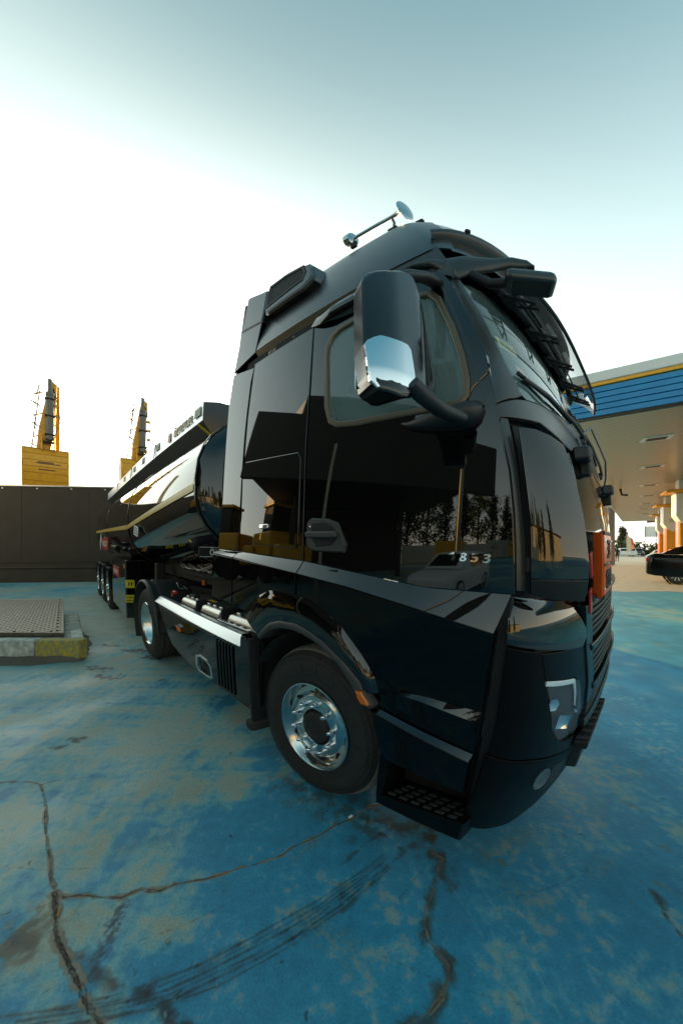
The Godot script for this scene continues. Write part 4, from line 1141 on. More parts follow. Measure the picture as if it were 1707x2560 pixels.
func cab_roof(t: Node3D) -> void:
	var near := Sh.new()
	var rows: Array = []
	for k in ROOF.size():
		var r: Array = ROOF[k]
		var row: Array = []
		var rear: float = -0.79 if r[0] < 3.45 else -0.08 if r[0] < 3.70 else -0.12
		for j in 14:
			row.append(Vector3(lerpf(-0.79, r[2], j / 13.0), r[0], -r[1]))
		row.append_array(roof_row(k, 1.0, 24.0, 8).slice(1))
		rows.append(row)
	near.grid(rows, -1.0)
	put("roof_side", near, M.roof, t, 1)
	var dome := Sh.new()
	rows = []
	for k in ROOF.size():
		rows.append(roof_row(k, 22.0, 180.0, 33, -0.012))
	dome.grid(rows, -1.0)
	put("roof_front", dome, M.dome, t, 1)
	var far := Sh.new()
	rows = []
	for k in ROOF.size():
		var r: Array = ROOF[k]
		rows.append([Vector3(r[2], r[0], -2.5 + r[1]), Vector3(-0.4, r[0], -2.5 + r[1]), Vector3(-1.1, r[0], -2.5 + r[1])])
	far.grid(rows, -1.0)
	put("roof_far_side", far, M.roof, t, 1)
	var top := Sh.new()
	top.face([Vector3(0.1, 3.988, -1.24), Vector3(0.1, 3.988, -1.26), Vector3(-1.1, 3.985, -1.95), Vector3(-1.1, 3.985, -0.55)])
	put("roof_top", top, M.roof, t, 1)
	# rear fairing of the roof, and the grilled air intake beside it
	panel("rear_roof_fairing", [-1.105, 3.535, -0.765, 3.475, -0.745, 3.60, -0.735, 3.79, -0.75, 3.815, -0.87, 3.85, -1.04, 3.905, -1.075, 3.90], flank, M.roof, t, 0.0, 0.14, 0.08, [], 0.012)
	var mouth := V2([-0.675, 3.588, -0.22, 3.602, -0.192, 3.65, -0.225, 3.725, -0.44, 3.768, -0.65, 3.778, -0.675, 3.70])
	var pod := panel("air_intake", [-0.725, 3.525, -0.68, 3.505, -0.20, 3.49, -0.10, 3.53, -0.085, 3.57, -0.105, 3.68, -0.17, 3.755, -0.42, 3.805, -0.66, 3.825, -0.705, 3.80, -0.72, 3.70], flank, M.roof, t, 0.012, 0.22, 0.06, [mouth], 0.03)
	panel("intake_frame", [-0.69, 3.57, -0.21, 3.585, -0.175, 3.65, -0.215, 3.74, -0.44, 3.785, -0.66, 3.795, -0.69, 3.70], flank, M.trim, pod, 0.017, 0.03, 0.05, [mouth])
	panel("intake_back", [-0.70, 3.57, -0.20, 3.585, -0.17, 3.65, -0.21, 3.74, -0.66, 3.79, -0.70, 3.70], flank, M.matt, pod, -0.10, 0.01, 0.1)
	for k in 18:
		var x := lerpf(-0.67, -0.215, k / 17.0)
		var y1 := 3.775 - 0.05 * clampf((x + 0.45) / 0.25, 0, 1)
		piped("intake_slat", [Vector3(x - 0.008, 3.594, 0.004), Vector3(x, 3.66, 0.006), Vector3(x + 0.006, y1 - 0.004, 0.004)], 0.0065, M.trim, pod, 1, 5)
	# lip over the screen with roof lamp, then the tinted visor on its brackets
	var lipm := Sh.new()
	rows = []
	for q in [[3.36, -0.03], [3.40, 0.05], [3.375, 0.075], [3.33, 0.07], [3.29, -0.03]]:
		var row: Array = []
		for j in 25:
			var u := lerpf(14.0, 166.0, j / 24.0)
			var r := roof_row(2, u, u + 0.1, 2, q[1])[0] as Vector3
			row.append(Vector3(r.x, q[0] - 0.0 - 0.05 * (1.0 - sin(deg_to_rad(u))), r.z))
		rows.append(row)
	lipm.grid(rows, -1.0)
	var lipo := put("roof_lip", lipm, M.pillar, t, 1)
	for u in [38.0]:
		turned("roof_lip_bolt", [0.0, 0.02, 0.016, 0.016, 0.02, 0.0], roof_row(2, u - 14, u, 2, 0.07)[1] + Vector3(0, -0.065, 0), M.dark, lipo, 1, 12, Basis.looking_at(-Vector3(0.6, 0.2, 0.6)))
	boxed("roof_lamp", Vector3(1.02, 3.53, -0.52), Vector3(0.05, 0.05, 0.22), M.white, t, 1, 0.02)
	boxed("roof_clip", Vector3(0.70, 3.84, -0.28), Vector3(0.07, 0.035, 0.035), M.dark, t, 1, 0.012)
	# blade at the visor's near end, from the door corner round the pillar to the tip
	panel("header_panel", [0.40, 3.055, 0.84, 3.03, 0.93, 2.97, 0.985, 2.93, 0.99, 3.0, 0.93, 3.2, 0.40, 3.2], flank, M.pillar, t, -0.006, 0.03, 0.08)
	panel("header_corner", [0.0, 2.98, 0.25, 2.93, 0.32, 2.95, 0.32, 3.12, 0.0, 3.18], nose, M.pillar, t, -0.012, 0.03, 0.06)
	var wing := Sh.new()
	rows = []
	var tops := [[0.60, 3.103, -0.012], [0.77, 3.10, -0.012], [0.87, 3.095, -0.010], [0.97, 3.085, 0.03], [1.05, 3.095, 0.07], [1.13, 3.06, 0.09], [1.20, 3.05, 0.13], [1.29, 3.05, 0.17], [1.36, 3.02, 0.20], [1.385, 2.972, 0.21]]
	var bots := [[0.60, 3.095, -0.012], [0.77, 3.085, -0.012], [0.88, 3.045, -0.008], [0.955, 2.975, 0.03], [0.99, 2.945, 0.07], [1.08, 2.955, 0.085], [1.16, 2.968, 0.13], [1.25, 2.985, 0.17], [1.33, 2.97, 0.20], [1.38, 2.955, 0.21]]
	for k in tops.size():
		var a := Vector3(tops[k][0], tops[k][1], -tops[k][2])
		var c := Vector3(bots[k][0], bots[k][1], -bots[k][2])
		var row: Array = []
		for j in 14:
			var q := TAU * j / 14.0
			row.append((a + c) / 2 + (a - c) / 2 * sin(q) + Vector3(0.35, 0.1, 0.85).normalized() * cos(q) * 0.022)
		rows.append(row)
	wing.grid(rows, 1.0, true)
	put("visor_end", wing, M.pillar, t, 1)
	var vis := Sh.new()
	rows = []
	for k in 5:
		var row: Array = []
		for j in 21:
			var w := lerpf(0.22, 2.35, j / 20.0)
			var bow := 1.0 - pow((w - 1.25) / 1.25, 4.0)
			var a := Vector3(1.02 + 0.12 * bow, 3.02, -w)
			var c := Vector3(1.26 + 0.12 * bow, 2.86, -w)
			var q := a.lerp(c, k / 4.0)
			q.y += 0.035 * sin(PI * k / 4.0)
			row.append(q)
		rows.append(row)
	vis.grid(rows, -1.0)
	var visor := put("visor", vis, M.tint, t, 1)
	for e in 2:
		var edge: Array = []
		for j in 21:
			edge.append(rows[e * 4][j])
		piped("visor_edge", edge, 0.014 if e else 0.03, M.dark, visor, 1, 6)
	for w in [0.42, 0.86, 1.30, 1.75, 2.1]:
		var a := Vector3(1.10, 2.99, -w)
		var c := Vector3(1.30, 2.885, -w - 0.02)
		var br := piped("visor_bracket", [a + Vector3(0, 0, 0.07), c + Vector3(0, 0, 0.03)], 0.011, M.dark, visor, 1, 6)
		piped("bracket_arm", [a + Vector3(0, 0, -0.07), c + Vector3(0, 0, -0.03)], 0.011, M.dark, br, 1, 6)
		piped("bracket_arm", [a.lerp(c, 0.3) + Vector3(0, 0, 0.06), a.lerp(c, 0.6) + Vector3(0, 0, -0.05), a.lerp(c, 0.95) + Vector3(0, 0, 0.03)], 0.009, M.dark, br, 1, 6)
		piped("bracket_arm", [a.lerp(c, 0.32) + Vector3(0, 0, 0.06), a.lerp(c, 0.32) + Vector3(0, 0, -0.06)], 0.014, M.dark, br, 1, 6)
		boxed("bracket_foot", a.lerp(c, 0.12), Vector3(0.05, 0.03, 0.16), M.dark, br, 1, 0.008)
	piped("visor_cable", [Vector3(1.20, 2.955, -0.25), Vector3(1.215, 2.95, -0.9), Vector3(1.22, 2.95, -1.6), Vector3(1.20, 2.95, -2.2)], 0.007, M.dark, visor, 1, 5)
	# air horn on the roof edge
	var hb := Vector3(0.0, 4.11, -0.30)
	var hf := Vector3(0.56, 4.10, -0.30)
	var horn := piped("air_horn", [hb, hb.lerp(hf, 0.5), hb.lerp(hf, 0.75)], 0.018, M.polish, t, 1, 12)
	var fw := Basis.looking_at(-(hf - hb).normalized())
	turned("horn_bell", [0.017, -0.16, 0.020, -0.10, 0.030, -0.045, 0.055, -0.008, 0.088, 0.004, 0.100, 0.010, 0.100, 0.016, 0.094, 0.020, 0.06, 0.028, 0.0, 0.033], hf, M.polish, horn, 1, 32, fw)
	turned("horn_driver", [0.0, -0.045, 0.062, -0.043, 0.066, -0.03, 0.066, 0.022, 0.06, 0.028, 0.02, 0.034, 0.018, 0.05], hb, M.polish, horn, 1, 28, fw)
	boxed("horn_bracket", hb + Vector3(0.03, -0.085, 0), Vector3(0.06, 0.07, 0.03), M.dark, horn, 1, 0.008)
	piped("horn_stay", [hb.lerp(hf, 0.78), hb.lerp(hf, 0.82) + Vector3(0, -0.09, 0), hb.lerp(hf, 0.80) + Vector3(0, -0.16, 0)], 0.012, M.steel, horn, 1, 6)
	boxed("horn_bracket", hb.lerp(hf, 0.8) + Vector3(0, -0.17, 0), Vector3(0.09, 0.03, 0.05), M.dark, horn, 1, 0.008)

func mirrors(t: Node3D) -> void:
	# outline seen from the front: (outward, height); the shell curves back at its outer end
	var shell := func(o: float, y: float, d: float) -> Vector3:
		var q := clampf((o - 0.42) / 0.22, 0.0, 1.0)
		var r := clampf((0.30 - o) / 0.10, 0.0, 1.0)
		return Vector3(0.955 - 0.13 * q * q - 0.03 * r * r + d * (1.0 - 0.5 * q), y, o + d * 0.6 * q)
	var flip := func(o: float, y: float, d: float) -> Vector3: return shell.call(-o, y, d)
	var mi := panel("mirror", [-0.567, 2.53, -0.566, 2.575, -0.559, 2.598, -0.545, 2.62, -0.518, 2.641, -0.48, 2.66, -0.448, 2.675, -0.374, 2.722, -0.345, 2.735, -0.318, 2.737, -0.296, 2.726, -0.275, 2.69, -0.199, 2.529, -0.158, 2.30, -0.16, 2.265, -0.195, 2.23, -0.254, 2.195, -0.321, 2.165, -0.384, 2.127, -0.428, 2.118, -0.52, 2.122, -0.545, 2.14, -0.557, 2.175, -0.562, 2.235, -0.566, 2.29], flip, M.mirror, t, 0.0, 0.16, 0.035, [], 0.018)
	var tucked := func(o: float, y: float, d: float) -> Vector3: return flip.call(o, y, d) + Vector3(-0.5 * pow(maxf(0.0, 2.20 - y), 1.3), 0, 0)
	panel("mirror_chrome", [-0.566, 2.285, -0.557, 2.303, -0.536, 2.32, -0.515, 2.331, -0.466, 2.331, -0.396, 2.337, -0.373, 2.32, -0.362, 2.257, -0.354, 2.198, -0.381, 2.165, -0.427, 2.128, -0.523, 2.128, -0.546, 2.149, -0.556, 2.18, -0.562, 2.235], tucked, M.chrome, mi, 0.008, 0.02, 0.02, [], 0.006)
	panel("mirror_edge", [-0.285, 2.705, -0.268, 2.69, -0.187, 2.525, -0.143, 2.30, -0.148, 2.26, -0.185, 2.218, -0.205, 2.23, -0.175, 2.265, -0.172, 2.30, -0.212, 2.53], flip, M.trim, mi, -0.004, 0.13, 0.04, [], 0.006)
	cut("mirror_glass", [-0.50, 2.16, -0.24, 2.24, -0.30, 2.68, -0.50, 2.60], 0.0, 0.004, 0.001, M.chrome, mi, 1, Transform3D(Basis(Vector3(0, 0, -1), Vector3(0, 1, 0), Vector3(1, 0, 0)), Vector3(0.79, 0, 0)))
	piped("mirror_arm", [Vector3(0.86, 2.77, 0.30), Vector3(0.88, 2.81, 0.25), Vector3(0.90, 2.875, 0.12), Vector3(0.90, 2.915, 0.0)], 0.04, M.matt, mi, 1, 10, 0.7)
	piped("mirror_arm", [Vector3(0.945, 2.185, 0.37), Vector3(0.955, 2.155, 0.31), Vector3(0.975, 2.12, 0.22), Vector3(0.985, 2.12, 0.08)], 0.040, M.matt, mi, 1, 14, 0.75)
	var base := Sh.new()
	var rows: Array = []
	for q in [[0.63, 2.185, 0.006, 0.01], [0.68, 2.165, 0.018, 0.035], [0.76, 2.158, 0.035, 0.055], [0.86, 2.155, 0.05, 0.085], [0.95, 2.15, 0.058, 0.10], [1.01, 2.155, 0.056, 0.095], [1.05, 2.165, 0.04, 0.07], [1.07, 2.17, 0.01, 0.03]]:
		var row: Array = []
		for j in 14:
			var a := TAU * j / 14.0
			row.append(Vector3(q[0], q[1] + sin(a) * q[2], 0.0 + cos(a) * q[3]))
		rows.append(row)
	base.grid(rows, 1.0, true)
	put("mirror_base", base, M.matt, mi, 1)
	var kb := Basis(Vector3.UP, 0.5) * Basis(Vector3.BACK, -0.10)
	var km := boxed("kerb_mirror", Vector3(1.355, 2.795, -0.105), Vector3(0.25, 0.07, 0.16), M.pillar, t, 1, 0.03, kb)
	boxed("kerb_mirror_glass", Vector3(1.35, 2.762, -0.11), Vector3(0.19, 0.010, 0.11), M.dark, km, 1, 0.004, kb)
	piped("kerb_mirror_arm", [Vector3(1.08, 2.93, -0.05), Vector3(1.16, 2.84, -0.07), Vector3(1.27, 2.81, -0.08)], 0.028, M.dark, km, 1, 8)
	piped("kerb_mirror_arm", [Vector3(1.33, 2.96, -0.2), Vector3(1.34, 2.87, -0.16)], 0.022, M.dark, km, 1, 8)

func chassis(t: Node3D) -> void:
	# side skirt, ribs, oval step, marker
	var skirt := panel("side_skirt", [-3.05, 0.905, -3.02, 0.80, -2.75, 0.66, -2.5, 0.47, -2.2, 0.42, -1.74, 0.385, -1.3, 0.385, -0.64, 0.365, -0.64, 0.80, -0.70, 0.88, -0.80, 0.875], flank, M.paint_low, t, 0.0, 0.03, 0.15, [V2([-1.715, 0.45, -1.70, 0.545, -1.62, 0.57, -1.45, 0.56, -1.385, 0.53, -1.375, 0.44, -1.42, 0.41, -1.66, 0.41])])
	panel("step_bezel", [-1.735, 0.44, -1.72, 0.555, -1.62, 0.585, -1.45, 0.575, -1.37, 0.54, -1.355, 0.43, -1.41, 0.395, -1.67, 0.395], flank, M.polish, skirt, 0.008, 0.05, 0.06, [V2([-1.70, 0.455, -1.685, 0.54, -1.615, 0.56, -1.45, 0.55, -1.395, 0.525, -1.39, 0.445, -1.43, 0.42, -1.655, 0.42])], 0.006)
	boxed("step_pocket", Vector3(-1.55, 0.49, -0.10), Vector3(0.4, 0.22, 0.04), M.trim, skirt)
	for k in 6:
		boxed("skirt_rib", Vector3(-1.22 + 0.055 * k, 0.62, 0.006), Vector3(0.022, 0.42, 0.02), M.satin, skirt, 1, 0.008)
	panel("skirt_recess", [-2.98, 0.86, -1.25, 0.85, -1.25, 0.84, -2.1, 0.82, -2.62, 0.62, -2.66, 0.64, -2.8, 0.75], flank, M.satin, skirt, 0.010, 0.012, 0.1)
	var am := boxed("side_marker_lamp", Vector3(-2.17, 0.715, 0.012), Vector3(0.11, 0.045, 0.02), M.amber, t, 1, 0.006)
	boxed("lamp_hood", Vector3(-2.17, 0.748, 0.014), Vector3(0.14, 0.008, 0.03), M.steel, am, 1, 0.002)
	boxed("side_marker_lamp", Vector3(-0.68, 0.40, 0.006), Vector3(0.05, 0.03, 0.015), M.amber, t, 1, 0.004)
	# bright rail on top of the skirt
	var rail := Sh.new()
	var rows: Array = []
	for q in [[0.880, 0.012], [0.888, 0.020], [0.945, -0.050], [0.952, -0.062], [0.953, -0.115], [0.93, -0.118]]:
		var row: Array = []
		for k in 14:
			row.append(Vector3(lerpf(-3.08, -0.80, k / 13.0), q[0] - 0.022 * k / 13.0, q[1]))
		rows.append(row)
	rail.grid(rows, -1.0)
	var ra := put("skirt_rail", rail, M.rail, t, 1)
	for k in 4:
		boxed("rail_slot_shade", Vector3(-1.36 + 0.115 * k, 0.948, -0.155), Vector3(0.055, 0.006, 0.018), M.seam, ra, 1, 0.002)  # raised dark strips paint the shade inside the flange slots
	boxed("rail_flange", Vector3(-1.19, 0.943, -0.150), Vector3(0.56, 0.006, 0.06), M.rail, ra, 1, 0.002)
	cut("rail_end", [-0.80, 0.84, -0.66, 0.80, -0.64, 0.88, -0.70, 0.955, -0.77, 0.965, -0.79, 0.94], -0.06, 0.022, 0.01, M.satin, t)
	# fuel tanks: ribbed aluminium tops with black straps
	for k in 3:
		var x0 := [-2.62, -2.02, -1.42][k] as float
		var x1 := [-2.04, -1.44, -0.74][k] as float
		var tank := boxed("fuel_tank", Vector3((x0 + x1) / 2, 0.72, -0.46), Vector3(x1 - x0 - 0.02, 0.60, 0.62), M.alu, t, 1, 0.09)
		for j in 3:
			boxed("tank_rib", Vector3(lerpf(x0, x1, 0.28 + 0.24 * j), 1.02, -0.46), Vector3(0.07, 0.024, 0.50), M.alu, tank, 1, 0.011)
		if k:
			boxed("tank_strap", Vector3(x0 - 0.01, 0.735, -0.46), Vector3(0.024, 0.60, 0.635), M.dark, tank, 1, 0.012)
	boxed("tank_label", Vector3(-1.95, 1.034, -0.30), Vector3(0.16, 0.004, 0.05), M.tape, t, 1, 0.001)
	turned("filler_cap", [0.0, 0.02, 0.045, 0.02, 0.05, 0.0], Vector3(-1.85, 1.02, -0.5), M.dark, t, 1, 20, Basis(Vector3.RIGHT, -PI / 2))
	boxed("tank_valve", Vector3(-2.36, 1.03, -0.26), Vector3(0.16, 0.05, 0.08), M.dark, t, 1, 0.015)
	# frame, rear bogie
	for z in [-0.85, -1.65]:
		boxed("frame_rail", Vector3(-2.0, 0.86, z), Vector3(5.6, 0.26, 0.08), M.dark, t, 1, 0.01)
	boxed("frame_floor", Vector3(-1.8, 0.62, -1.25), Vector3(4.2, 0.3, 0.8), M.dark, t)
	boxed("front_mudflap", Vector3(-0.575, 0.66, -0.10), Vector3(0.03, 0.64, 0.36), M.dark, t, 1, 0.01)
	boxed("mudflap_brush", Vector3(-0.60, 0.30, -0.08), Vector3(0.10, 0.09, 0.36), M.rubber, t, 1, 0.03)
	panel("mudflap_edge", [-0.60, 0.36, -0.57, 0.36, -0.54, 0.70, -0.50, 0.96, -0.53, 0.97, -0.57, 0.70], flank, M.satin, t, 0.01, 0.03, 0.08)
	var c := Vector3(-3.62, 0.5, 0.0)
	var w := turned("rear_wheel", [0.27, -0.16, 0.29, -0.02, 0.305, -0.004, 0.33, 0.004, 0.365, 0.016, 0.42, 0.022, 0.46, 0.008, 0.488, -0.02, 0.50, -0.05, 0.503, -0.10, 0.49, -0.103, 0.49, -0.113, 0.503, -0.116, 0.503, -0.19, 0.49, -0.193, 0.49, -0.203, 0.503, -0.206, 0.50, -0.26, 0.47, -0.31, 0.3, -0.32], c, M.rubber, t, 1, 56)
	var rim := turned("rim", [0.286, -0.03, 0.296, -0.010, 0.302, 0.006, 0.296, 0.014, 0.289, 0.008, 0.280, -0.03, 0.272, -0.06, 0.268, -0.15, 0.25, -0.17, 0.12, -0.17, 0.11, -0.14, 0.0, -0.14], c, M.polish, w, 1, 56)
	for k in 10:
		var a := TAU * k / 10.0
		turned("wheel_nut", [0.0, 0.04, 0.012, 0.035, 0.016, 0.0], c + Vector3(cos(a) * 0.168, sin(a) * 0.168, -0.17), M.chrome, rim, 1, 8)
	turned("inner_rear_wheel", [0.28, -0.35, 0.30, -0.33, 0.46, -0.33, 0.50, -0.38, 0.50, -0.6, 0.3, -0.64], c, M.rubber, t, 1, 40)
	turned("far_rear_wheel", [0.0, -0.1, 0.28, -0.1, 0.30, 0.0, 0.46, 0.0, 0.50, -0.05, 0.50, -0.6, 0.3, -0.64], c + Vector3(0, 0, -1.9), M.rubber, t, 1, 40)
	# mudguard over the rear wheel: three shells with ribs
	var fen := Sh.new()
	rows = []
	for q in [[0.575, 0.035], [0.60, 0.028], [0.605, -0.03], [0.592, -0.045], [0.592, -0.13], [0.605, -0.145], [0.60, -0.36], [0.606, -0.52], [0.60, -0.60]]:
		var row: Array = []
		for k in 25:
			var a := lerpf(-0.02, PI + 0.05, k / 24.0)
			row.append(c + Vector3(cos(a) * q[0] * 1.02, sin(a) * q[0] * 1.02, q[1] + 0.02))
		rows.append(row)
	fen.grid(rows, 1.0)
	var guard := put("rear_mudguard", fen, M.matt, t, 1)
	boxed("mudguard_flap", c + Vector3(-0.585, -0.02, -0.16), Vector3(0.03, 0.55, 0.42), M.dark, guard, 1, 0.01)
	piped("guard_handle", [c + Vector3(0.33, 0.55, -0.46), c + Vector3(0.35, 0.60, -0.36), c + Vector3(0.50, 0.545, -0.34), c + Vector3(0.50, 0.52, -0.46), c + Vector3(0.33, 0.55, -0.46)], 0.008, M.steel, guard, 1, 6)
	boxed("tool_panel", Vector3(-3.07, 0.62, 0.006), Vector3(0.14, 0.30, 0.02), M.satin, t, 1, 0.01)
	for y in [0.70, 0.62]:
		turned("panel_bolt", [0.0, 0.012, 0.012, 0.01, 0.014, 0.0], Vector3(-3.08, y, 0.018), M.chrome, t, 1, 10)
	piped("red_coupling", [Vector3(-2.86, 0.98, -0.16), Vector3(-2.82, 1.03, -0.16), Vector3(-2.75, 1.03, -0.17)], 0.022, M.red, t, 1, 8)
	# coupling gear between cab and tank
	boxed("cross_beam", Vector3(-2.55, 1.12, -1.2), Vector3(1.3, 0.07, 0.10), mat(lin(0.12, 0.05, 0.015), 0.4), t, 1, 0.01, Basis(Vector3.UP, 0.5))
	turned("beam_reflector", [0.0, 0.006, 0.05, 0.005, 0.055, 0.0], Vector3(-2.62, 1.16, -0.80), M.sticker, t, 1, 20)
	boxed("beam_marker", Vector3(-2.95, 1.12, -0.62), Vector3(0.035, 0.07, 0.035), M.amber, t, 1, 0.01)
	boxed("beam_marker", Vector3(-2.02, 1.10, -0.9), Vector3(0.06, 0.05, 0.04), M.red, t, 1, 0.012)
	for k in 9:
		var x := -1.35 - 0.16 * k
		piped("air_hose", [Vector3(-1.2, 1.75 - 0.03 * k, -0.5 - 0.12 * k), Vector3(x - 0.1, 1.25, -0.6 - 0.1 * k), Vector3(x - 0.5, 1.18, -0.8), Vector3(x - 0.9, 1.35, -1.0)], 0.016, M.dark if k % 3 else M.steel, t, 1, 6)
	boxed("air_tank", Vector3(-2.4, 0.92, -1.0), Vector3(1.2, 0.22, 0.5), M.satin, t, 1, 0.1)
	turned("fifth_wheel", [0.0, 0.06, 0.45, 0.05, 0.48, 0.0, 0.0, -0.02], Vector3(-3.3, 1.12, -1.25), M.steel, t, 1, 32, Basis(Vector3.RIGHT, -PI / 2))

# ---------------------------------------------------------------- tanker trailer
func shell(x: float, top: float, bottom: float, half: float, n := 36, e := 2.5) -> Array:
	var out: Array = []
	var yc := (top + bottom) / 2
	for k in n + 1:
		var a := TAU * k / n + PI / 2
		var c := cos(a)
		var s := sin(a)
		out.append(Vector3(x, yc + (top - yc) * signf(s) * pow(absf(s), 2.0 / e), -1.25 - half * signf(c) * pow(absf(c), 2.0 / e)))
	return out

func trailer() -> void:
	var at := follow(RB, Vector3(-8, 0, 0))
	at.y = 0
	var t := thing("tanker_trailer", "glossy black tanker trailer with yellow stripe behind the cab", "trailer", at)
	var front := Sh.new()
	var rows: Array = []
	for k in 9:
		var f := k / 8.0
		rows.append(shell(lerpf(-1.62, -5.3, f), 2.97 + 0.02 * f, lerpf(1.48, 1.20, f), 1.25))
	front.grid(rows, 1.0)
	put("tank_front_section", front, M.paint, t, 2)
	var back := Sh.new()
	rows = []
	for k in 9:
		var f := k / 8.0
		rows.append(shell(lerpf(-5.3, -12.9, f), 2.99 + 0.06 * f, 1.20, 1.25 - 0.0 * f))
	back.grid(rows, 1.0)
	put("tank_rear_section", back, M.paint, t, 2)
	for e in [[-1.62, 1.0, 2.97, 1.48], [-12.9, -1.0, 3.05, 1.20]]:
		var dish := Sh.new()
		rows = []
		for k in 7:
			var s := cos(PI / 2 * k / 6.0)
			var yc: float = (e[2] + e[3]) / 2
			var hh: float = (e[2] - e[3]) / 2
			rows.append(shell(e[0] + e[1] * 0.24 * sin(PI / 2 * k / 6.0), yc + hh * maxf(s, 0.01), yc - hh * maxf(s, 0.01), 1.25 * maxf(s, 0.01)))
		dish.grid(rows, -1.0 if e[1] > 0 else 1.0)
		put("tank_end", dish, M.paint, t, 2)
	for x in [-1.63, -5.3, -9.2, -12.9]:
		var ring := Sh.new()
		var bot: float = lerpf(1.48, 1.20, clampf((-1.62 - x) / 3.68, 0, 1))
		ring.grid([shell(x - 0.025, 2.985, bot - 0.012, 1.252), shell(x - 0.018, 2.995, bot - 0.022, 1.262), shell(x + 0.018, 2.995, bot - 0.022, 1.262), shell(x + 0.025, 2.985, bot - 0.012, 1.252)], 1.0)
		put("tank_seam_ring", ring, M.satin, t, 2)
	# yellow stripe along the side
	for sg in [[-1.66, -5.28, 2.15, 1.885], [-5.32, -12.85, 1.885, 1.95]]:
		var st := Sh.new()
		rows = []
		for e in 3:
			var row: Array = []
			for k in 15:
				var f := k / 14.0
				row.append(Vector3(lerpf(sg[0], sg[1], f), lerpf(sg[2], sg[3], f) + (e - 1) * 0.038, 0.006 if e != 1 else 0.010))
			rows.append(row)
		st.grid(rows, 1.0)
		put("yellow_stripe", st, M.tape, t, 2)
	# walkway box along the top, pale outer face, dark slanted underside
	var hexa := [[0.0, -0.55, 2.93], [0.0, -0.36, 3.13], [0.0, -0.345, 3.37], [0.0, -0.55, 3.41], [0.0, -1.95, 3.41], [0.0, -2.15, 3.37], [0.0, -2.15, 3.13], [0.0, -1.95, 2.93]]
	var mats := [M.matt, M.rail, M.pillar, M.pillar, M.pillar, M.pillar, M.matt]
	var names := ["walkway_underside", "walkway_side", "walkway_edge", "walkway_top", "walkway_edge", "walkway_side", "walkway_underside"]
	for k in 7:
		var sh := Sh.new()
		rows = []
		for e in 2:
			var row: Array = []
			for j in 16:
				var h: Array = hexa[k + e]
				row.append(Vector3(lerpf(-2.55, -12.7, j / 15.0), h[2], h[1]))
			rows.append(row)
		sh.grid(rows, -1.0)
		put(names[k], sh, mats[k], t, 2)
	var endf := Sh.new()
	var pts: Array = []
	for h in hexa:
		pts.append(Vector3(-2.55, h[2], h[1]))
	endf.face([pts[0], pts[7], pts[4], pts[3]])
	endf.face([pts[0], pts[3], pts[2], pts[1]])
	endf.face([pts[4], pts[7], pts[6], pts[5]])
	put("walkway_front", endf, M.pillar, t, 2)
	var tan_ := mat(lin(0.55, 0.38, 0.2), 0.5)
	for x in [-4.95, -7.4, -9.9]:
		boxed("walkway_joint", Vector3(x, 3.245, -0.338), Vector3(0.03, 0.25, 0.012), M.dark, t, 2, 0.002)
	var tx := Sh.new()
	tx.text("ÖZTREYLER", FONT, 0.12, 0.006, Transform3D(Basis.IDENTITY, Vector3(-3.35, 3.25, -0.345)))
	put("maker_lettering", tx, tan_, t, 2)
	boxed("orange_mark", Vector3(-4.0, 3.25, -0.341), Vector3(0.14, 0.14, 0.004), mat(lin(0.6, 0.25, 0.12), 0.5), t, 2, 0.001)
	for x in [-2.72, -4.75, -6.0, -7.0, -8.5]:
		boxed("pale_label", Vector3(x, 3.27, -0.341), Vector3(0.22, 0.12, 0.004), M.cream, t, 2, 0.001)
	band("yellow_reflector", [Vector3(-2.76, 3.12, -0.362), Vector3(-2.68, 3.12, -0.362)], [Vector3(-2.60, 2.95, -0.525), Vector3(-2.52, 2.95, -0.525)], M.tape, t, 2)
	piped("walkway_rail", [Vector3(-2.5, 2.945, -0.53), Vector3(-6, 2.96, -0.53), Vector3(-12.7, 2.99, -0.53)], 0.014, M.rail, t, 2, 6)
	# under the tank: frame, legs, side guards
	for z in [-0.75, -1.75]:
		boxed("trailer_frame", Vector3(-7.6, 1.22, z), Vector3(11.0, 0.22, 0.09), M.dark, t, 2, 0.01)
	boxed("frame_floor", Vector3(-8.5, 0.95, -1.25), Vector3(8.0, 0.25, 0.9), M.dark, t, 2)
	boxed("kingpin_plate", Vector3(-3.0, 1.25, -1.25), Vector3(1.8, 0.12, 1.2), M.dark, t, 2)
	for z in [-0.5, -2.0]:
		boxed("landing_leg", Vector3(-4.7, 0.85, z), Vector3(0.16, 0.9, 0.16), M.dark, t, 2, 0.02)
	band("yellow_reflector", [Vector3(-2.62, 1.80, -0.16), Vector3(-2.50, 1.80, -0.16)], [Vector3(-2.38, 1.64, -0.24), Vector3(-2.28, 1.64, -0.24)], M.tape, t, 2)
	var pl := boxed("tank_data_plate", Vector3(-4.42, 1.80, 0.0), Vector3(0.36, 0.15, 0.01), M.white, t, 2, 0.003, Basis(Vector3.BACK, -0.12))
	for k in 3:
		boxed("plate_print", Vector3(-4.40, 1.845 - 0.04 * k, 0.008), Vector3(0.24, 0.012, 0.004), M.ink, pl, 2, 0.001, Basis(Vector3.BACK, -0.12))
	# tool locker with red notice, yellow wheel chocks on its front face
	var box := boxed("tool_locker", Vector3(-6.62, 0.76, -0.33), Vector3(2.2, 1.08, 0.64), M.paint, t, 2, 0.03)
	for k in 4:
		boxed("locker_catch", Vector3(-6.5 + 0.45 * (k % 2), 0.86 - 0.14 * (k / 2), 0.0), Vector3(0.06, 0.02, 0.012), M.steel, box, 2, 0.003)
	boxed("locker_lamp", Vector3(-5.60, 1.18, 0.0), Vector3(0.06, 0.07, 0.02), M.tape, box, 2, 0.004)
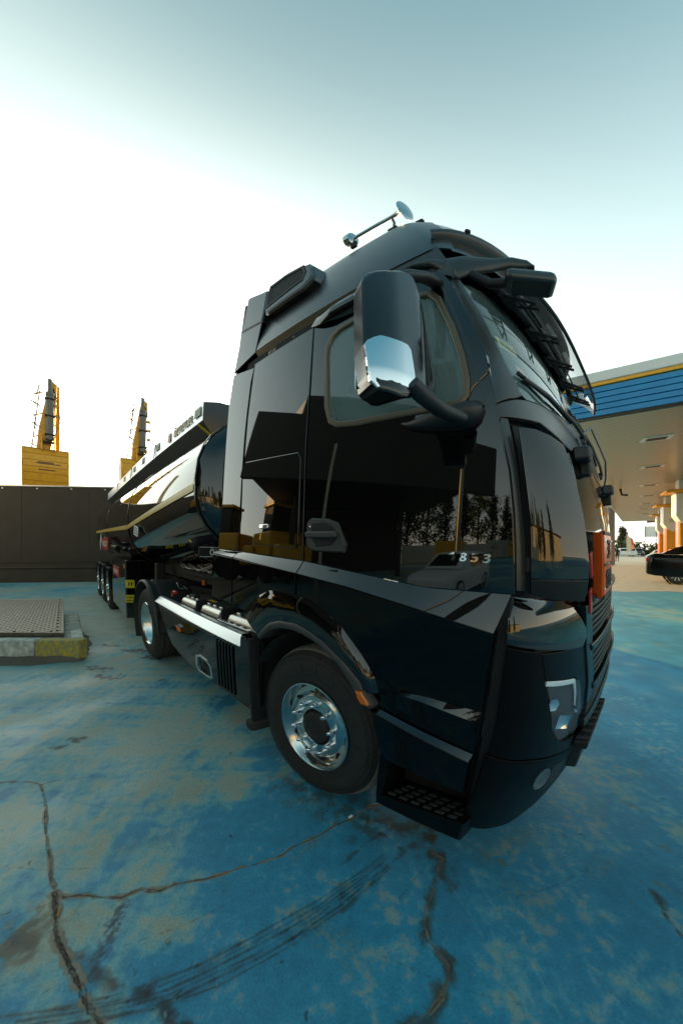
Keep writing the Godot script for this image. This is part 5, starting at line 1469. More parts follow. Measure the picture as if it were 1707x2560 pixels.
	for q in [["hazard_notice", Vector3(-6.85, 1.01, 0.0), 1.06, 0.20, 0.062], ["hazard_notice", Vector3(-8.9, 1.565, 0.06), 1.75, 0.32, 0.105]]:
		var no := boxed(q[0], q[1], Vector3(q[2], q[3], 0.014), M.red, t, 2, 0.003)
		var sh := Sh.new()
		sh.text("TEHLİKELİ MADDE", FONT, q[4], 0.006, Transform3D(Basis.from_scale(Vector3(1.0, 1.5, 1)), q[1] + Vector3(0, -0.004, 0.009)))
		put("notice_lettering", sh, M.cream, no, 2)
	piped("hose_tube", [Vector3(-7.9, 1.48, -0.05), Vector3(-6.9, 1.48, -0.05)], 0.07, M.satin, t, 2, 14)
	# diamond placard at the rear corner
	cut("placard", [-10.9, 1.35, -10.6, 1.62, -10.9, 1.89, -11.2, 1.62], 0.0, 0.01, 0.002, M.white, t, 2)
	for k in 2:
		var y := 0.865 - 0.27 * k
		var c := boxed("wheel_chock", Vector3(-5.47, y, -0.09), Vector3(0.05, 0.15 if k == 0 else 0.14, 0.19), M.chock, t, 2, 0.012, Basis(Vector3.BACK, 0.28 if k == 0 else 0.0))
		if k == 0:
			for j in 2:
				boxed("chock_slot_shade", Vector3(-5.442, y + 0.005, -0.065 - 0.055 * j), Vector3(0.012, 0.062, 0.024), M.dark, c, 2, 0.004)  # raised dark blocks paint the shade in the slots of the chock
		else:
			for j in 10:
				turned("chock_hole_shade", [0.0, 0.004, 0.011, 0.004, 0.012, 0.0], Vector3(-5.443, y + 0.028 - 0.056 * (j / 5), -0.025 - 0.033 * (j % 5)), M.dark, c, 2, 10, Basis(Vector3(0, 0, -1), Vector3.UP, Vector3.RIGHT))  # raised dark discs paint the shade in the holes of the chock
	boxed("locker_front_edge", Vector3(-5.505, 0.76, -0.01), Vector3(0.03, 1.06, 0.03), M.trim, t, 2, 0.01)
	# three axles
	for x in [-8.75, -10.25, -11.75]:
		var c := Vector3(x, 0.415, 0.0)
		var w := turned("trailer_wheel", [0.28, -0.03, 0.30, -0.004, 0.34, 0.006, 0.40, 0.022, 0.45, 0.012, 0.49, -0.02, 0.51, -0.05, 0.512, -0.16, 0.50, -0.165, 0.50, -0.175, 0.512, -0.18, 0.51, -0.31, 0.48, -0.36, 0.3, -0.36], c, M.rubber, t, 2, 48)
		var rim := turned("rim", [0.282, -0.03, 0.296, 0.0, 0.302, 0.010, 0.292, 0.014, 0.284, -0.02, 0.262, -0.05, 0.22, -0.06, 0.13, -0.05, 0.12, 0.02, 0.10, 0.05, 0.0, 0.06], c, M.polish, w, 2, 48)
		for k in 10:
			var a := TAU * k / 10.0
			turned("wheel_nut", [0.0, 0.03, 0.012, 0.028, 0.016, 0.0], c + Vector3(cos(a) * 0.168, sin(a) * 0.168, -0.05), M.chrome, rim, 2, 8)
		turned("far_wheel", [0.0, -0.1, 0.28, -0.1, 0.3, 0.0, 0.46, 0.02, 0.51, -0.05, 0.51, -0.31, 0.3, -0.36], c + Vector3(0, 0, -2.15), M.rubber, t, 2, 32)
		var fe := Sh.new()
		rows = []
		for z in [0.02, 0.03, -0.4]:
			var row: Array = []
			for k in 13:
				var a := lerpf(0.1, PI - 0.1, k / 12.0)
				row.append(c + Vector3(cos(a) * 0.58, sin(a) * (0.58 if z != 0.02 else 0.55), z))
			rows.append(row)
		fe.grid(rows, 1.0)
		put("trailer_mudguard", fe, M.satin, t, 2)
	var mf := boxed("mudflap_board", Vector3(-1.72, 1.545, -0.45), Vector3(0.02, 0.10, 0.70), M.ink, t, 2, 0.003)
	var ml := Sh.new()
	ml.text("ÖZTREYLER", FONT, 0.062, 0.005, Transform3D(Basis(Vector3(0, 0, -1), Vector3(0, 1, 0), Vector3(1, 0, 0)) * Basis.from_scale(Vector3(0.95, 1, 1)), Vector3(-1.707, 1.542, -0.42)))
	put("board_lettering", ml, M.white, mf, 2)
	for y in [1.59, 1.50]:
		boxed("board_border", Vector3(-1.706, y, -0.45), Vector3(0.006, 0.005, 0.68), M.white, mf, 2, 0.001)
	for k in 8:
		piped("trailer_hose", [Vector3(-1.9 - 0.15 * k, 1.45, -0.5 - 0.08 * k), Vector3(-2.2 - 0.2 * k, 1.28, -0.6), Vector3(-2.9 - 0.2 * k, 1.34, -0.7)], 0.018, M.satin if k % 2 else M.steel, t, 2, 6)

# ---------------------------------------------------------------- the yard
func wb(called: String, c: Vector3, size: Vector3, m: Material, parent: Node, b := 0.01, basis := Basis.IDENTITY) -> MeshInstance3D:
	var sh := Sh.new()
	sh.box(c, size, b, basis, 100.0)
	return put(called, sh, m, parent, 0)

func surroundings() -> void:
	# dark panelled boundary wall
	var a := Vector3(-30, 0, -14.3)
	var d := Vector3(17.6, 0, -1.9).normalized()
	var turn := atan2(-d.z, d.x)
	var w := thing("boundary_wall", "tall dark brown panelled wall with pale top rail behind the trailer", "wall", a, turn)
	for k in 10:
		wb("wall_panel", Vector3(1.5 + 3.0 * k, 2.75, 0), Vector3(2.992, 3.55, 0.12), M.wall, w, 0.01)
	wb("wall_plinth", Vector3(15, 0.48, 0.03), Vector3(30, 0.96, 0.22), M.wall, w, 0.02)
	wb("wall_ledge", Vector3(15, 0.70, 0.15), Vector3(30, 0.05, 0.10), M.pillar, w, 0.01)
	wb("wall_ledge", Vector3(15, 0.975, 0.12), Vector3(30, 0.03, 0.10), M.pillar, w, 0.008)
	wb("top_rail", Vector3(15, 4.56, 0), Vector3(30, 0.07, 0.22), M.rail, w, 0.02)
	for k in 20:
		wb("rail_bolt", Vector3(0.7 + 1.5 * k, 4.44, 0.075), Vector3(0.07, 0.06, 0.04), M.rail, w, 0.012)
	excavator(Vector3(-17.6, 0, -20.0), 1.0, "yellow excavator arm with a big bucket raised above the dark wall", true)
	excavator(Vector3(-13.6, 0, -22.5), 1.05, "yellow excavator arm rising behind the tanker trailer", false)
	# part of a lorry crane at the left edge
	var c := thing("loading_crane", "pale yellow crane jib with red foot at the left edge of the sky", "crane", Vector3(-18.0, 0, -17.6), 0.5)
	for k in 4:
		wb("jib_chord", Vector3(-1.2 + 0.22 * (k % 2), 6.6, 0.25 * (k / 2)), Vector3(0.09, 4.0, 0.09), M.cream, c, 0.02, Basis(Vector3.BACK, -0.16))
	for k in 7:
		wb("jib_lace", Vector3(-1.36 + 0.085 * k, 5.0 + 0.55 * k, 0.12), Vector3(0.5, 0.06, 0.06), M.cream, c, 0.02, Basis(Vector3.BACK, 0.6 if k % 2 else -0.6))
	wb("jib_foot", Vector3(-1.5, 4.7, 0.1), Vector3(0.9, 0.3, 0.4), M.red, c, 0.05, Basis(Vector3.BACK, -0.35))
	wb("jib_mast", Vector3(-1.7, 2.3, 0.1), Vector3(0.5, 4.6, 0.5), M.wall, c, 0.05)

func excavator(at: Vector3, s: float, label: String, bucket_seen: bool) -> void:
	var e := thing("excavator", label, "excavator", at, 0.68, "excavators parked behind the wall")
	var body := wb("machine_body", Vector3(0.5, 2.0, -4.5), Vector3(3.0, 1.8, 3.6), M.yellow, e, 0.1)
	wb("machine_track", Vector3(-0.9, 0.5, -4.5), Vector3(0.7, 1.0, 4.2), M.dark, e, 0.3)
	wb("machine_track", Vector3(1.9, 0.5, -4.5), Vector3(0.7, 1.0, 4.2), M.dark, e, 0.3)
	var boom := Sh.new()
	boom.prism(V2([-4.0, 2.2, -3.3, 2.0, -1.2, 7.0, 1.0, 11.2, 0.8, 11.6, 0.2, 11.7, -2.0, 7.6]), -0.13, 0.13, 0.04, Transform3D(Basis(Vector3(0, 0, 1), Vector3(0, 1, 0), Vector3(-1, 0, 0)), Vector3(0.50, 0, -1.3)))
	put("boom", boom, M.yellow, e, 0)
	var stick := Sh.new()
	stick.prism(V2([-0.26, 6.6, 0.26, 6.6, 0.42, 8.6, 0.24, 11.5, -0.1, 11.7, -0.32, 8.6]), -0.22, 0.22, 0.05, Transform3D(Basis(Vector3.BACK, -0.10), Vector3(-0.85, 0.0, 0)))
	var st := put("stick", stick, M.yellow, e, 0)
	var cyl := Sh.new()
	cyl.lathe(V2([0.0, 0.0, 0.17, 0.0, 0.19, 0.02, 0.19, 2.6, 0.21, 2.62, 0.21, 2.8, 0.10, 2.82, 0.10, 3.6, 0.0, 3.6]), Transform3D(Basis(Vector3.RIGHT, -PI / 2), Vector3(0.22, 8.0, 0.36)), 20)
	put("bucket_cylinder", cyl, mat(lin(0.10, 0.10, 0.09), 0.4), e, 0)
	for y in [8.3, 9.4, 10.4]:
		wb("cylinder_clamp", Vector3(0.22, y, 0.36), Vector3(0.46, 0.08, 0.46), M.dark, e, 0.02)
	for k in 4:
		var x := [-0.55, -0.48, 0.66, 0.72][k] as float
		piped("hydraulic_hose", [Vector3(x * 0.5, 11.2, 0.2), Vector3(x * 0.85, 10.2, 0.34), Vector3(x * 0.95, 9.2, 0.36), Vector3(x * 0.7, 8.4, 0.3)], 0.018, M.dark, e, 0, 6)
	for k in 6:
		wb("stick_rib", Vector3(-0.42 + 0.13 * (k % 2), 7.6 + 0.62 * k, 0.235), Vector3(0.50, 0.07, 0.05), M.gold if k % 2 else M.yellow, e, 0.015, Basis(Vector3.BACK, 0.5 if k % 2 else -0.5))
	piped("stay_rope", [Vector3(-0.9, 5.0, -0.5), Vector3(-0.25, 10.9, 0.1)], 0.03, M.dark, e, 0, 5)
	for k in 3:
		wb("hose_bracket", Vector3(0.56, 8.9 + 0.6 * k, 0.3), Vector3(0.22, 0.16, 0.12), M.yellow, e, 0.02)
	for x in [-0.14, 0.42]:
		wb("link_plate", Vector3(x, 7.75, 0.30), Vector3(0.08, 0.85, 0.55), M.yellow, e, 0.04)
	wb("link_pin", Vector3(0.14, 7.85, 0.42), Vector3(0.7, 0.14, 0.14), M.dark, e, 0.05)
	# bucket: curved back in broad plates, teeth hanging at the lip
	var bk := Sh.new()
	var prof := [Vector2(0.05, 7.55), Vector2(0.30, 7.42), Vector2(0.46, 7.1), Vector2(0.52, 6.72), Vector2(0.52, 6.35), Vector2(0.46, 6.0), Vector2(0.34, 5.55), Vector2(0.16, 5.05)]
	var root := put("bucket", bx_plate(prof, 0, 7, -0.92, 1.02, -0.06), M.yellow, e, 0)
	for k in 7:
		put("bucket_plate", bx_plate(prof, k, k + 1, -1.0, 1.1, 0.0), M.yellow, root, 0)
	for x in [-0.96, 1.06]:
		var side := Sh.new()
		var poly: Array = []
		for q in prof:
			poly.append_array([q.x, q.y])
		poly.append_array([-0.7, 5.4, -0.9, 7.0, -0.6, 7.5])
		side.prism(V2(poly), -0.04, 0.04, 0.01, Transform3D(Basis(Vector3(0, 0, 1), Vector3(0, 1, 0), Vector3(-1, 0, 0)), Vector3(x, 0, 0)))
		put("bucket_side", side, M.yellow, root, 0)
	for k in 4:
		wb("bucket_tooth", Vector3(-0.82 + 0.58 * k, 5.12, 0.24), Vector3(0.16, 0.42, 0.16), M.yellow, root, 0.05, Basis(Vector3.RIGHT, 0.3))
	var rust := mat(lin(0.10, 0.06, 0.03), 0.7)
	for q in [[0.05, 6.62, 0.7, 0.06], [0.15, 6.55, 1.1, 0.05], [0.1, 6.2, 0.75, 0.06]]:
		wb("worn_patch", Vector3(q[0], q[1], 0.525 if q[1] > 6.3 else 0.503), Vector3(q[2], q[3], 0.02), rust, root, 0.008)

func bx_plate(prof: Array, k0: int, k1: int, x0: float, x1: float, off: float) -> Sh:
	var sh := Sh.new()
	var rows: Array = []
	for k in range(k0, k1 + 1):
		var q: Vector2 = prof[k]
		var gap := 0.0
		if k1 - k0 == 1:
			gap = -0.012 if k == k0 else 0.012
		rows.append([Vector3(x0, q.y + gap, q.x + off), Vector3((x0 + x1) / 2, q.y + gap, q.x + off), Vector3(x1, q.y + gap, q.x + off)])
	sh.grid(rows, -1.0)
	return sh

func kerb_island() -> void:
	# raised concrete island with a kerb, and a steel tread plate lying on it
	var k := thing("kerb_island", "raised concrete island with white and yellow painted kerb stones", "kerb", Vector3(-3.69, 0, -4.76))
	var slab := Sh.new()
	slab.prism(V2([-0.30, 0.06, -0.02, 0.06, -1.62, 1.96, -6.5, 1.96, -6.5, 0.06]), 0.0, 0.268, 0.02, Transform3D(Basis(Vector3(1, 0, 0), Vector3(0, 0, -1), Vector3(0, 1, 0)), Vector3(-0.05, 0, 0)))
	put("island_slab", slab, M.concrete, k, 0)
	var kx := [[-0.02, -0.655, M.kerb_yellow], [-0.67, -1.45, M.kerb_white], [-1.465, -2.25, M.kerb_yellow], [-2.265, -3.05, M.kerb_white], [-3.065, -3.85, M.kerb_yellow]]
	for q in kx:
		wb("kerb_stone", Vector3((q[0] + q[1]) / 2, 0.135, -0.085), Vector3(absf(q[1] - q[0]), 0.30, 0.17), q[2], k, 0.022)
	var along := Vector3(-1.58, 0, -1.91).normalized()
	for j in 3:
		var c := along * (0.45 + 0.80 * j) + Vector3(-0.085, 0.135, -0.06)
		wb("kerb_stone", c, Vector3(0.78, 0.29, 0.15), M.concrete if j else M.kerb_white, k, 0.022, Basis(Vector3.UP, atan2(-along.z, along.x)))
	# drift of earth round the corner
	var earth := Sh.new()
	var n := noise(3.0, 3, 4)
	var rows: Array = []
	for e in 4:
		var row: Array = []
		for j in 30:
			var f := j / 29.0
			var base := Vector3(-3.0, 0, 0.0).lerp(Vector3(0.0, 0, 0.02), clampf(f * 2.0, 0, 1)) if f < 0.5 else Vector3(0.0, 0, 0.02).lerp(along * 2.0 + Vector3(0.05, 0, 0), (f - 0.5) * 2.0)
			var dirv := Vector3(0, 0, 1) if f < 0.42 else Vector3(0.8, 0, 0.5) if f < 0.58 else Vector3(0.78, 0, -0.62)
			var wdt := 0.10 + 0.12 * (n.get_noise_2d(j * 0.11, 2.0) + 0.5)
			row.append(base + dirv * (wdt * e / 3.0 - 0.02) + Vector3(0, [0.075, 0.05, 0.018, 0.003][e] * (0.6 + 0.8 * absf(n.get_noise_2d(j * 0.2, e))), 0))
		rows.append(row)
	earth.grid(rows, 1.0)
	put("earth_drift", earth, worn(mat(Color.WHITE, 0.95), lin(0.09, 0.075, 0.055), lin(0.19, 0.165, 0.125), 0.06, 0.4), k, 0)
	# the plate
	var p := thing("tread_plate", "rusty brown steel tread plate lying on the concrete island", "steel plate", Vector3(-4.13, 0.30, -5.01))
	var poly := V2([0.0, 0.0, -2.78, 3.37, -8.0, 3.30, -6.5, 0.05])
	var body := Sh.new()
	var flat := Transform3D(Basis(Vector3(1, 0, 0), Vector3(0, 0, -1), Vector3(0, 1, 0)), Vector3.ZERO)
	body.prism(poly, -0.025, 0.035, 0.006, flat)
	put("plate_body", body, M.plate, p, 0)
	var rib := Sh.new()
	for r in 44:
		for c in 66:
			var q := Vector2(-0.06 - 0.062 * c - 0.0 * r, 0.05 + 0.072 * r)
			q.x -= q.y * 0.82
			if q.x < -5.2 - q.y * 0.3:
				continue
			var a := 0.75 if (r + c) % 2 else -0.75
			var b := Basis(Vector3.UP, a)
			var o := Vector3(q.x, 0.037, -q.y)
			var i0 := rib.v.size()
			for e in [[-0.024, 0.0, 0.0], [0.0, 0.0, 0.007], [0.024, 0.0, 0.0], [0.0, 0.005, -0.007]]:
				rib.p(o + b * Vector3(e[0], 0.004 if e[0] == 0.0 else -0.001, e[2]), (Vector3(0, 1, 0) + b * Vector3(e[0] * 8, 0, e[2] * 60)).normalized())
			rib.quad(i0, i0 + 1, i0 + 2, i0 + 3)
	kind(put("tread_ribs", rib, M.plate, p, 0), "stuff")
	for j in 14:
		var q := Vector2(0, 0).lerp(Vector2(-2.78, 3.37), (j + 0.5) / 14.0)
		var sh := Sh.new()
		sh.lathe(V2([0.0, 0.012, 0.016, 0.01, 0.02, 0.0]), Transform3D(Basis(Vector3.RIGHT, -PI / 2), Vector3(q.x - 0.10, 0.036, -q.y)), 10)
		put("plate_rivet", sh, M.dark, p, 0)
	for j in 11:
		var sh := Sh.new()
		sh.lathe(V2([0.0, 0.012, 0.014, 0.01, 0.017, 0.0]), Transform3D(Basis(Vector3.RIGHT, -PI / 2), Vector3(-0.25 - 0.28 * j, 0.036, -0.07)), 10)
		put("plate_rivet", sh, M.dark, p, 0)

# ---------------------------------------------------------------- filling station on the right and the street beyond
func far_side() -> void:
	var u := Vector3(1.65, 0, 1.07).normalized()
	var v := Vector3(14.7, 0, -16.4).normalized()
	var at := Vector3(6.1, 0, -9.85)
	var c := thing("station_canopy", "filling station canopy with blue slatted fascia and ribbed pale ceiling", "canopy", at)
	var turn := Basis(Vector3.UP, atan2(-u.z, u.x))
	var span := 26.0
	var deep := 47.0
	var mid := u * span / 2
	for k in 5:
		wb("fascia_slat", mid + Vector3(0, 5.30 + 0.162 * k, 0), Vector3(span, 0.145, 0.10), M.blue, c, 0.012, turn)
	wb("fascia_backing", mid + Vector3(0, 5.75, 0) - u.cross(Vector3.UP) * 0.06, Vector3(span, 1.0, 0.06), M.ink, c, 0.01, turn)
	wb("fascia_edge", mid + Vector3(0, 5.20, 0) , Vector3(span, 0.04, 0.13), M.ink, c, 0.008, turn)
	wb("fascia_stripe", mid + Vector3(0, 6.095, 0), Vector3(span, 0.10, 0.14), M.gold, c, 0.02, turn)
	wb("fascia_cap", mid + Vector3(0, 6.29, 0), Vector3(span, 0.28, 0.18), M.fascia, c, 0.03, turn)
	# roof deck and side fascia
	var deck := Sh.new()
	var f0 := -v * 0.0 + Vector3(0, 5.42, 0) + v * 0.10
	deck.face([f0, f0 + v * deep, f0 + v * deep + u * span, f0 + u * span])
	deck.face([f0 + Vector3(0, 0.8, 0), f0 + u * span + Vector3(0, 0.8, 0), f0 + v * deep + u * span + Vector3(0, 0.8, 0), f0 + v * deep + Vector3(0, 0.8, 0)])
	put("roof_deck", deck, M.ceiling, c, 0)
	var sturn := Basis(Vector3.UP, atan2(-v.z, v.x))
	wb("side_fascia", v * deep / 2 + Vector3(0, 5.75, 0), Vector3(deep, 1.1, 0.10), M.fascia, c, 0.02, sturn)
	wb("rear_fascia", v * deep + mid + Vector3(0, 5.75, 0), Vector3(span, 1.1, 0.10), M.fascia, c, 0.02, turn)
	# ceiling strips, one by one as far as they can be told apart
	var slat := Sh.new()
	slat.box(Vector3.ZERO, Vector3(span - 0.1, 0.05, 0.138), 0.018, Basis.IDENTITY, 100.0)
	var first := put("ceiling_strip", slat, M.ceiling, c, 0)
	for k in 130:
		var o := first if k == 0 else first.duplicate() as MeshInstance3D
		if k:
			o.name = "ceiling_strip"
			c.add_child(o, true)
		o.transform = Transform3D(turn, v * (0.22 + 0.155 * k) + mid + Vector3(0, 5.20, 0))
	var rest := Sh.new()
	for k in range(130, 300):
		var e := v * (0.22 + 0.155 * k) + Vector3(0, 5.20, 0)
		rest.box(e + mid, Vector3(span - 0.1, 0.05, 0.138), 0.018, turn, 100.0)
	kind(put("ceiling_strips_beyond", rest, M.ceiling, c, 0), "stuff")
	for q in [[10.2, -10.9], [13.5, -14.6], [17.3, -18.9], [20.6, -22.6], [24.0, -26.5], [27.0, -30.0], [30.7, -34.0]]:
		var p := Vector3(q[0], 5.165, q[1]) - at
		var fr := wb("ceiling_light", p, Vector3(0.75, 0.03, 0.55), M.fascia, c, 0.008, turn)
		wb("light_glass", p + Vector3(0, -0.018, 0), Vector3(0.50, 0.014, 0.32), M.ink, fr, 0.004, turn)
	piped("ceiling_pipe", [Vector3(16.4, 5.12, -19.8) - at, Vector3(16.4, 4.75, -19.7) - at, Vector3(16.6, 4.7, -19.5) - at], 0.06, M.dark, c, 0, 8)
	# columns: white shields with gold collar over ribbed gold shafts
	for k in 3:
		var d: float = [17.5, 23.3, 29.8][k]
		var x: float = [18.0, 22.9, 28.6][k]
		var names := ["nearest", "middle", "farthest"]
		var col := thing("canopy_column", ["white and orange canopy column behind the black saloon car", "white and orange canopy column, middle one of three", "white and orange canopy column farthest from the truck, beside the hedge"][k], "column", Vector3(x, 0, -d), 0.0, "columns under the station canopy")
		wb("shaft", Vector3(0, 1.75, 0), Vector3(0.75, 3.5, 0.6), M.gold, col, 0.06, turn)
		for j in 7:
			wb("shaft_rib", Vector3(0, 1.75, 0) + turn * Vector3(-0.33 + 0.11 * j, 0, 0.31), Vector3(0.055, 3.4, 0.03), M.gold, col, 0.012, turn)
		wb("shaft_side", Vector3(0, 1.75, 0) + turn * Vector3(-0.385, 0, 0), Vector3(0.02, 3.4, 0.5), M.orange, col, 0.008, turn)
		var shield := Sh.new()
		shield.prism(V2([-0.55, 4.5, -0.55, 3.3, -0.35, 2.95, 0.0, 2.75, 0.35, 2.95, 0.55, 3.3, 0.55, 4.5]), -0.36, 0.36, 0.05, Transform3D(turn, Vector3.ZERO))
		var so := put("shield", shield, M.fascia, col, 0)
		for j in 3:
			var loop: Array = []
			for e in 13:
				loop.append(turn * Vector3([-0.12, 0.12, 0.0][j] + cos(TAU * e / 12) * 0.10, [3.55, 3.55, 3.75][j] + sin(TAU * e / 12) * 0.10, 0.37))
			piped("shield_emblem", loop, 0.014, M.steel, so, 0, 5)
		wb("collar", Vector3(0, 4.58, 0), Vector3(1.9, 0.16, 1.3), M.gold, col, 0.07, turn)
		wb("neck", Vector3(0, 4.95, 0), Vector3(0.8, 0.6, 0.6), M.fascia, col, 0.03, turn)
	# a second canopy behind the first, on a grey post
	var c2 := thing("rear_canopy", "small blue and white canopy seen beyond the big canopy's left edge", "canopy", Vector3(22.6, 0, -33.0))
	for k in 5:
		wb("fascia_slat", Vector3(0, 6.22 + 0.19 * k, 0), Vector3(8.4, 0.17, 0.1), M.blue, c2, 0.02)
	wb("fascia_cap", Vector3(0, 7.25, 0), Vector3(8.5, 0.25, 0.2), M.fascia, c2, 0.03)
	wb("canopy_beam", Vector3(0.3, 5.85, -0.2), Vector3(9.4, 0.55, 0.7), M.canopy, c2, 0.04)
	wb("canopy_deck", Vector3(0, 6.7, -3.3), Vector3(8.4, 0.9, 6.0), M.ceiling, c2, 0.05)
	wb("canopy_post", Vector3(3.9, 2.8, -0.2), Vector3(0.62, 5.6, 0.5), mat(lin(0.22, 0.23, 0.23), 0.5), c2, 0.06)
	street()

func loft_car(called: String, label: String, at: Vector3, turn: float, m: Material, prof: Array, roof: Array, length: float, wheels: Array, group := "") -> Node3D:
	# profile: (x, low, belt); roof: (x, height) over the belt; the body is drawn in across its width
	var o := thing(called, label, "car", at, turn, group)
	var body := Sh.new()
	var rows: Array = []
	for q in prof:
		var row: Array = []
		var hw: float = q[3]
		for e in [[-1.0, 0.04], [-1.0, 0.3], [-1.0, 0.55], [-0.985, 0.8], [-0.93, 0.95], [-0.80, 1.0], [0.0, 1.015], [0.80, 1.0], [0.93, 0.95], [0.985, 0.8], [1.0, 0.55], [1.0, 0.3], [1.0, 0.04]]:
			row.append(Vector3(q[0], lerpf(q[1], q[2], e[1]), e[0] * hw))
		rows.append(row)
	body.grid(rows, -1.0)
	for e in [0, rows.size() - 1]:
		var r: Array = rows[e]
		for k in 6:
			body.face([r[k], r[k + 1], r[11 - k], r[12 - k]])
	put("body", body, m, o, 0)
	var cabin := Sh.new()
	rows = []
	for q in roof:
		rows.append([Vector3(q[0], q[1], -0.80), Vector3(q[0], lerpf(q[1], q[2], 0.9), -0.66), Vector3(q[0], q[2], -0.52), Vector3(q[0], q[2] + 0.015, 0), Vector3(q[0], q[2], 0.52), Vector3(q[0], lerpf(q[1], q[2], 0.9), 0.66), Vector3(q[0], q[1], 0.80)])
	cabin.grid(rows, -1.0)
	put("cabin", cabin, m, o, 0)
	var gl := mat(lin(0.012, 0.014, 0.016), 0.04)
	for s in [-1.0, 1.0]:
		var win := Sh.new()
		var up: Array = []
		var dn: Array = []
		for q in roof.slice(1, roof.size() - 1):
			up.append(Vector3(q[0], lerpf(q[1], q[2], 0.82), s * 0.688))
			dn.append(Vector3(q[0], q[1] + 0.03, s * 0.803))
		win.grid([up, dn], s)
		put("side_window", win, gl, o, 0)
	for e in [[0, 1], [roof.size() - 2, roof.size() - 1]]:
		var scr := Sh.new()
		var a: Array = roof[e[0]]
		var b: Array = roof[e[1]]
		var lift := Vector3(-0.012 if e[0] == 0 else 0.012, 0.014, 0)
		var low_: Array = a if e[0] == 0 else b
		var high: Array = b if e[0] == 0 else a
		var pl := Vector3(low_[0], low_[2], 0).lerp(Vector3(high[0], high[2], 0), 0.15)
		var ph := Vector3(low_[0], low_[2], 0).lerp(Vector3(high[0], high[2], 0), 0.88)
		scr.face([pl + lift + Vector3(0, 0, -0.55), pl + lift + Vector3(0, 0, 0.55), ph + lift + Vector3(0, 0, 0.48), ph + lift + Vector3(0, 0, -0.48)])
		put("screen", scr, gl, o, 0)
	for wx in wheels:
		for s in [-1.0, 1.0]:
			var b := Basis.IDENTITY if s > 0 else Basis(Vector3.UP, PI)
			var w := turned("wheel", [0.22, -0.01, 0.25, 0.004, 0.30, 0.008, 0.33, -0.02, 0.335, -0.16, 0.3, -0.2, 0.0, -0.2], Vector3(wx, 0.335, s * 0.87), M.rubber, o, 0, 28, b)
			var rim := turned("rim", [0.225, -0.012, 0.228, 0.0, 0.215, 0.0, 0.21, -0.03, 0.0, -0.04], Vector3(wx, 0.335, s * 0.87), mat(lin(0.10, 0.10, 0.10), 0.4, 0.7), w, 0, 28, b)
			for k in 10:
				var a := TAU * k / 10.0
				wb("spoke", Vector3(wx, 0.335, s * 0.868) + Vector3(cos(a), sin(a), 0) * 0.125, Vector3(0.18, 0.026, 0.03), M.polish, rim, 0.008, Basis(Vector3.BACK, a))
			turned("wheel_arch", [0.36, -0.02, 0.385, 0.012, 0.40, 0.004, 0.40, -0.02], Vector3(wx, 0.345, s * 0.865), m, o, 0, 28, b)
	return o

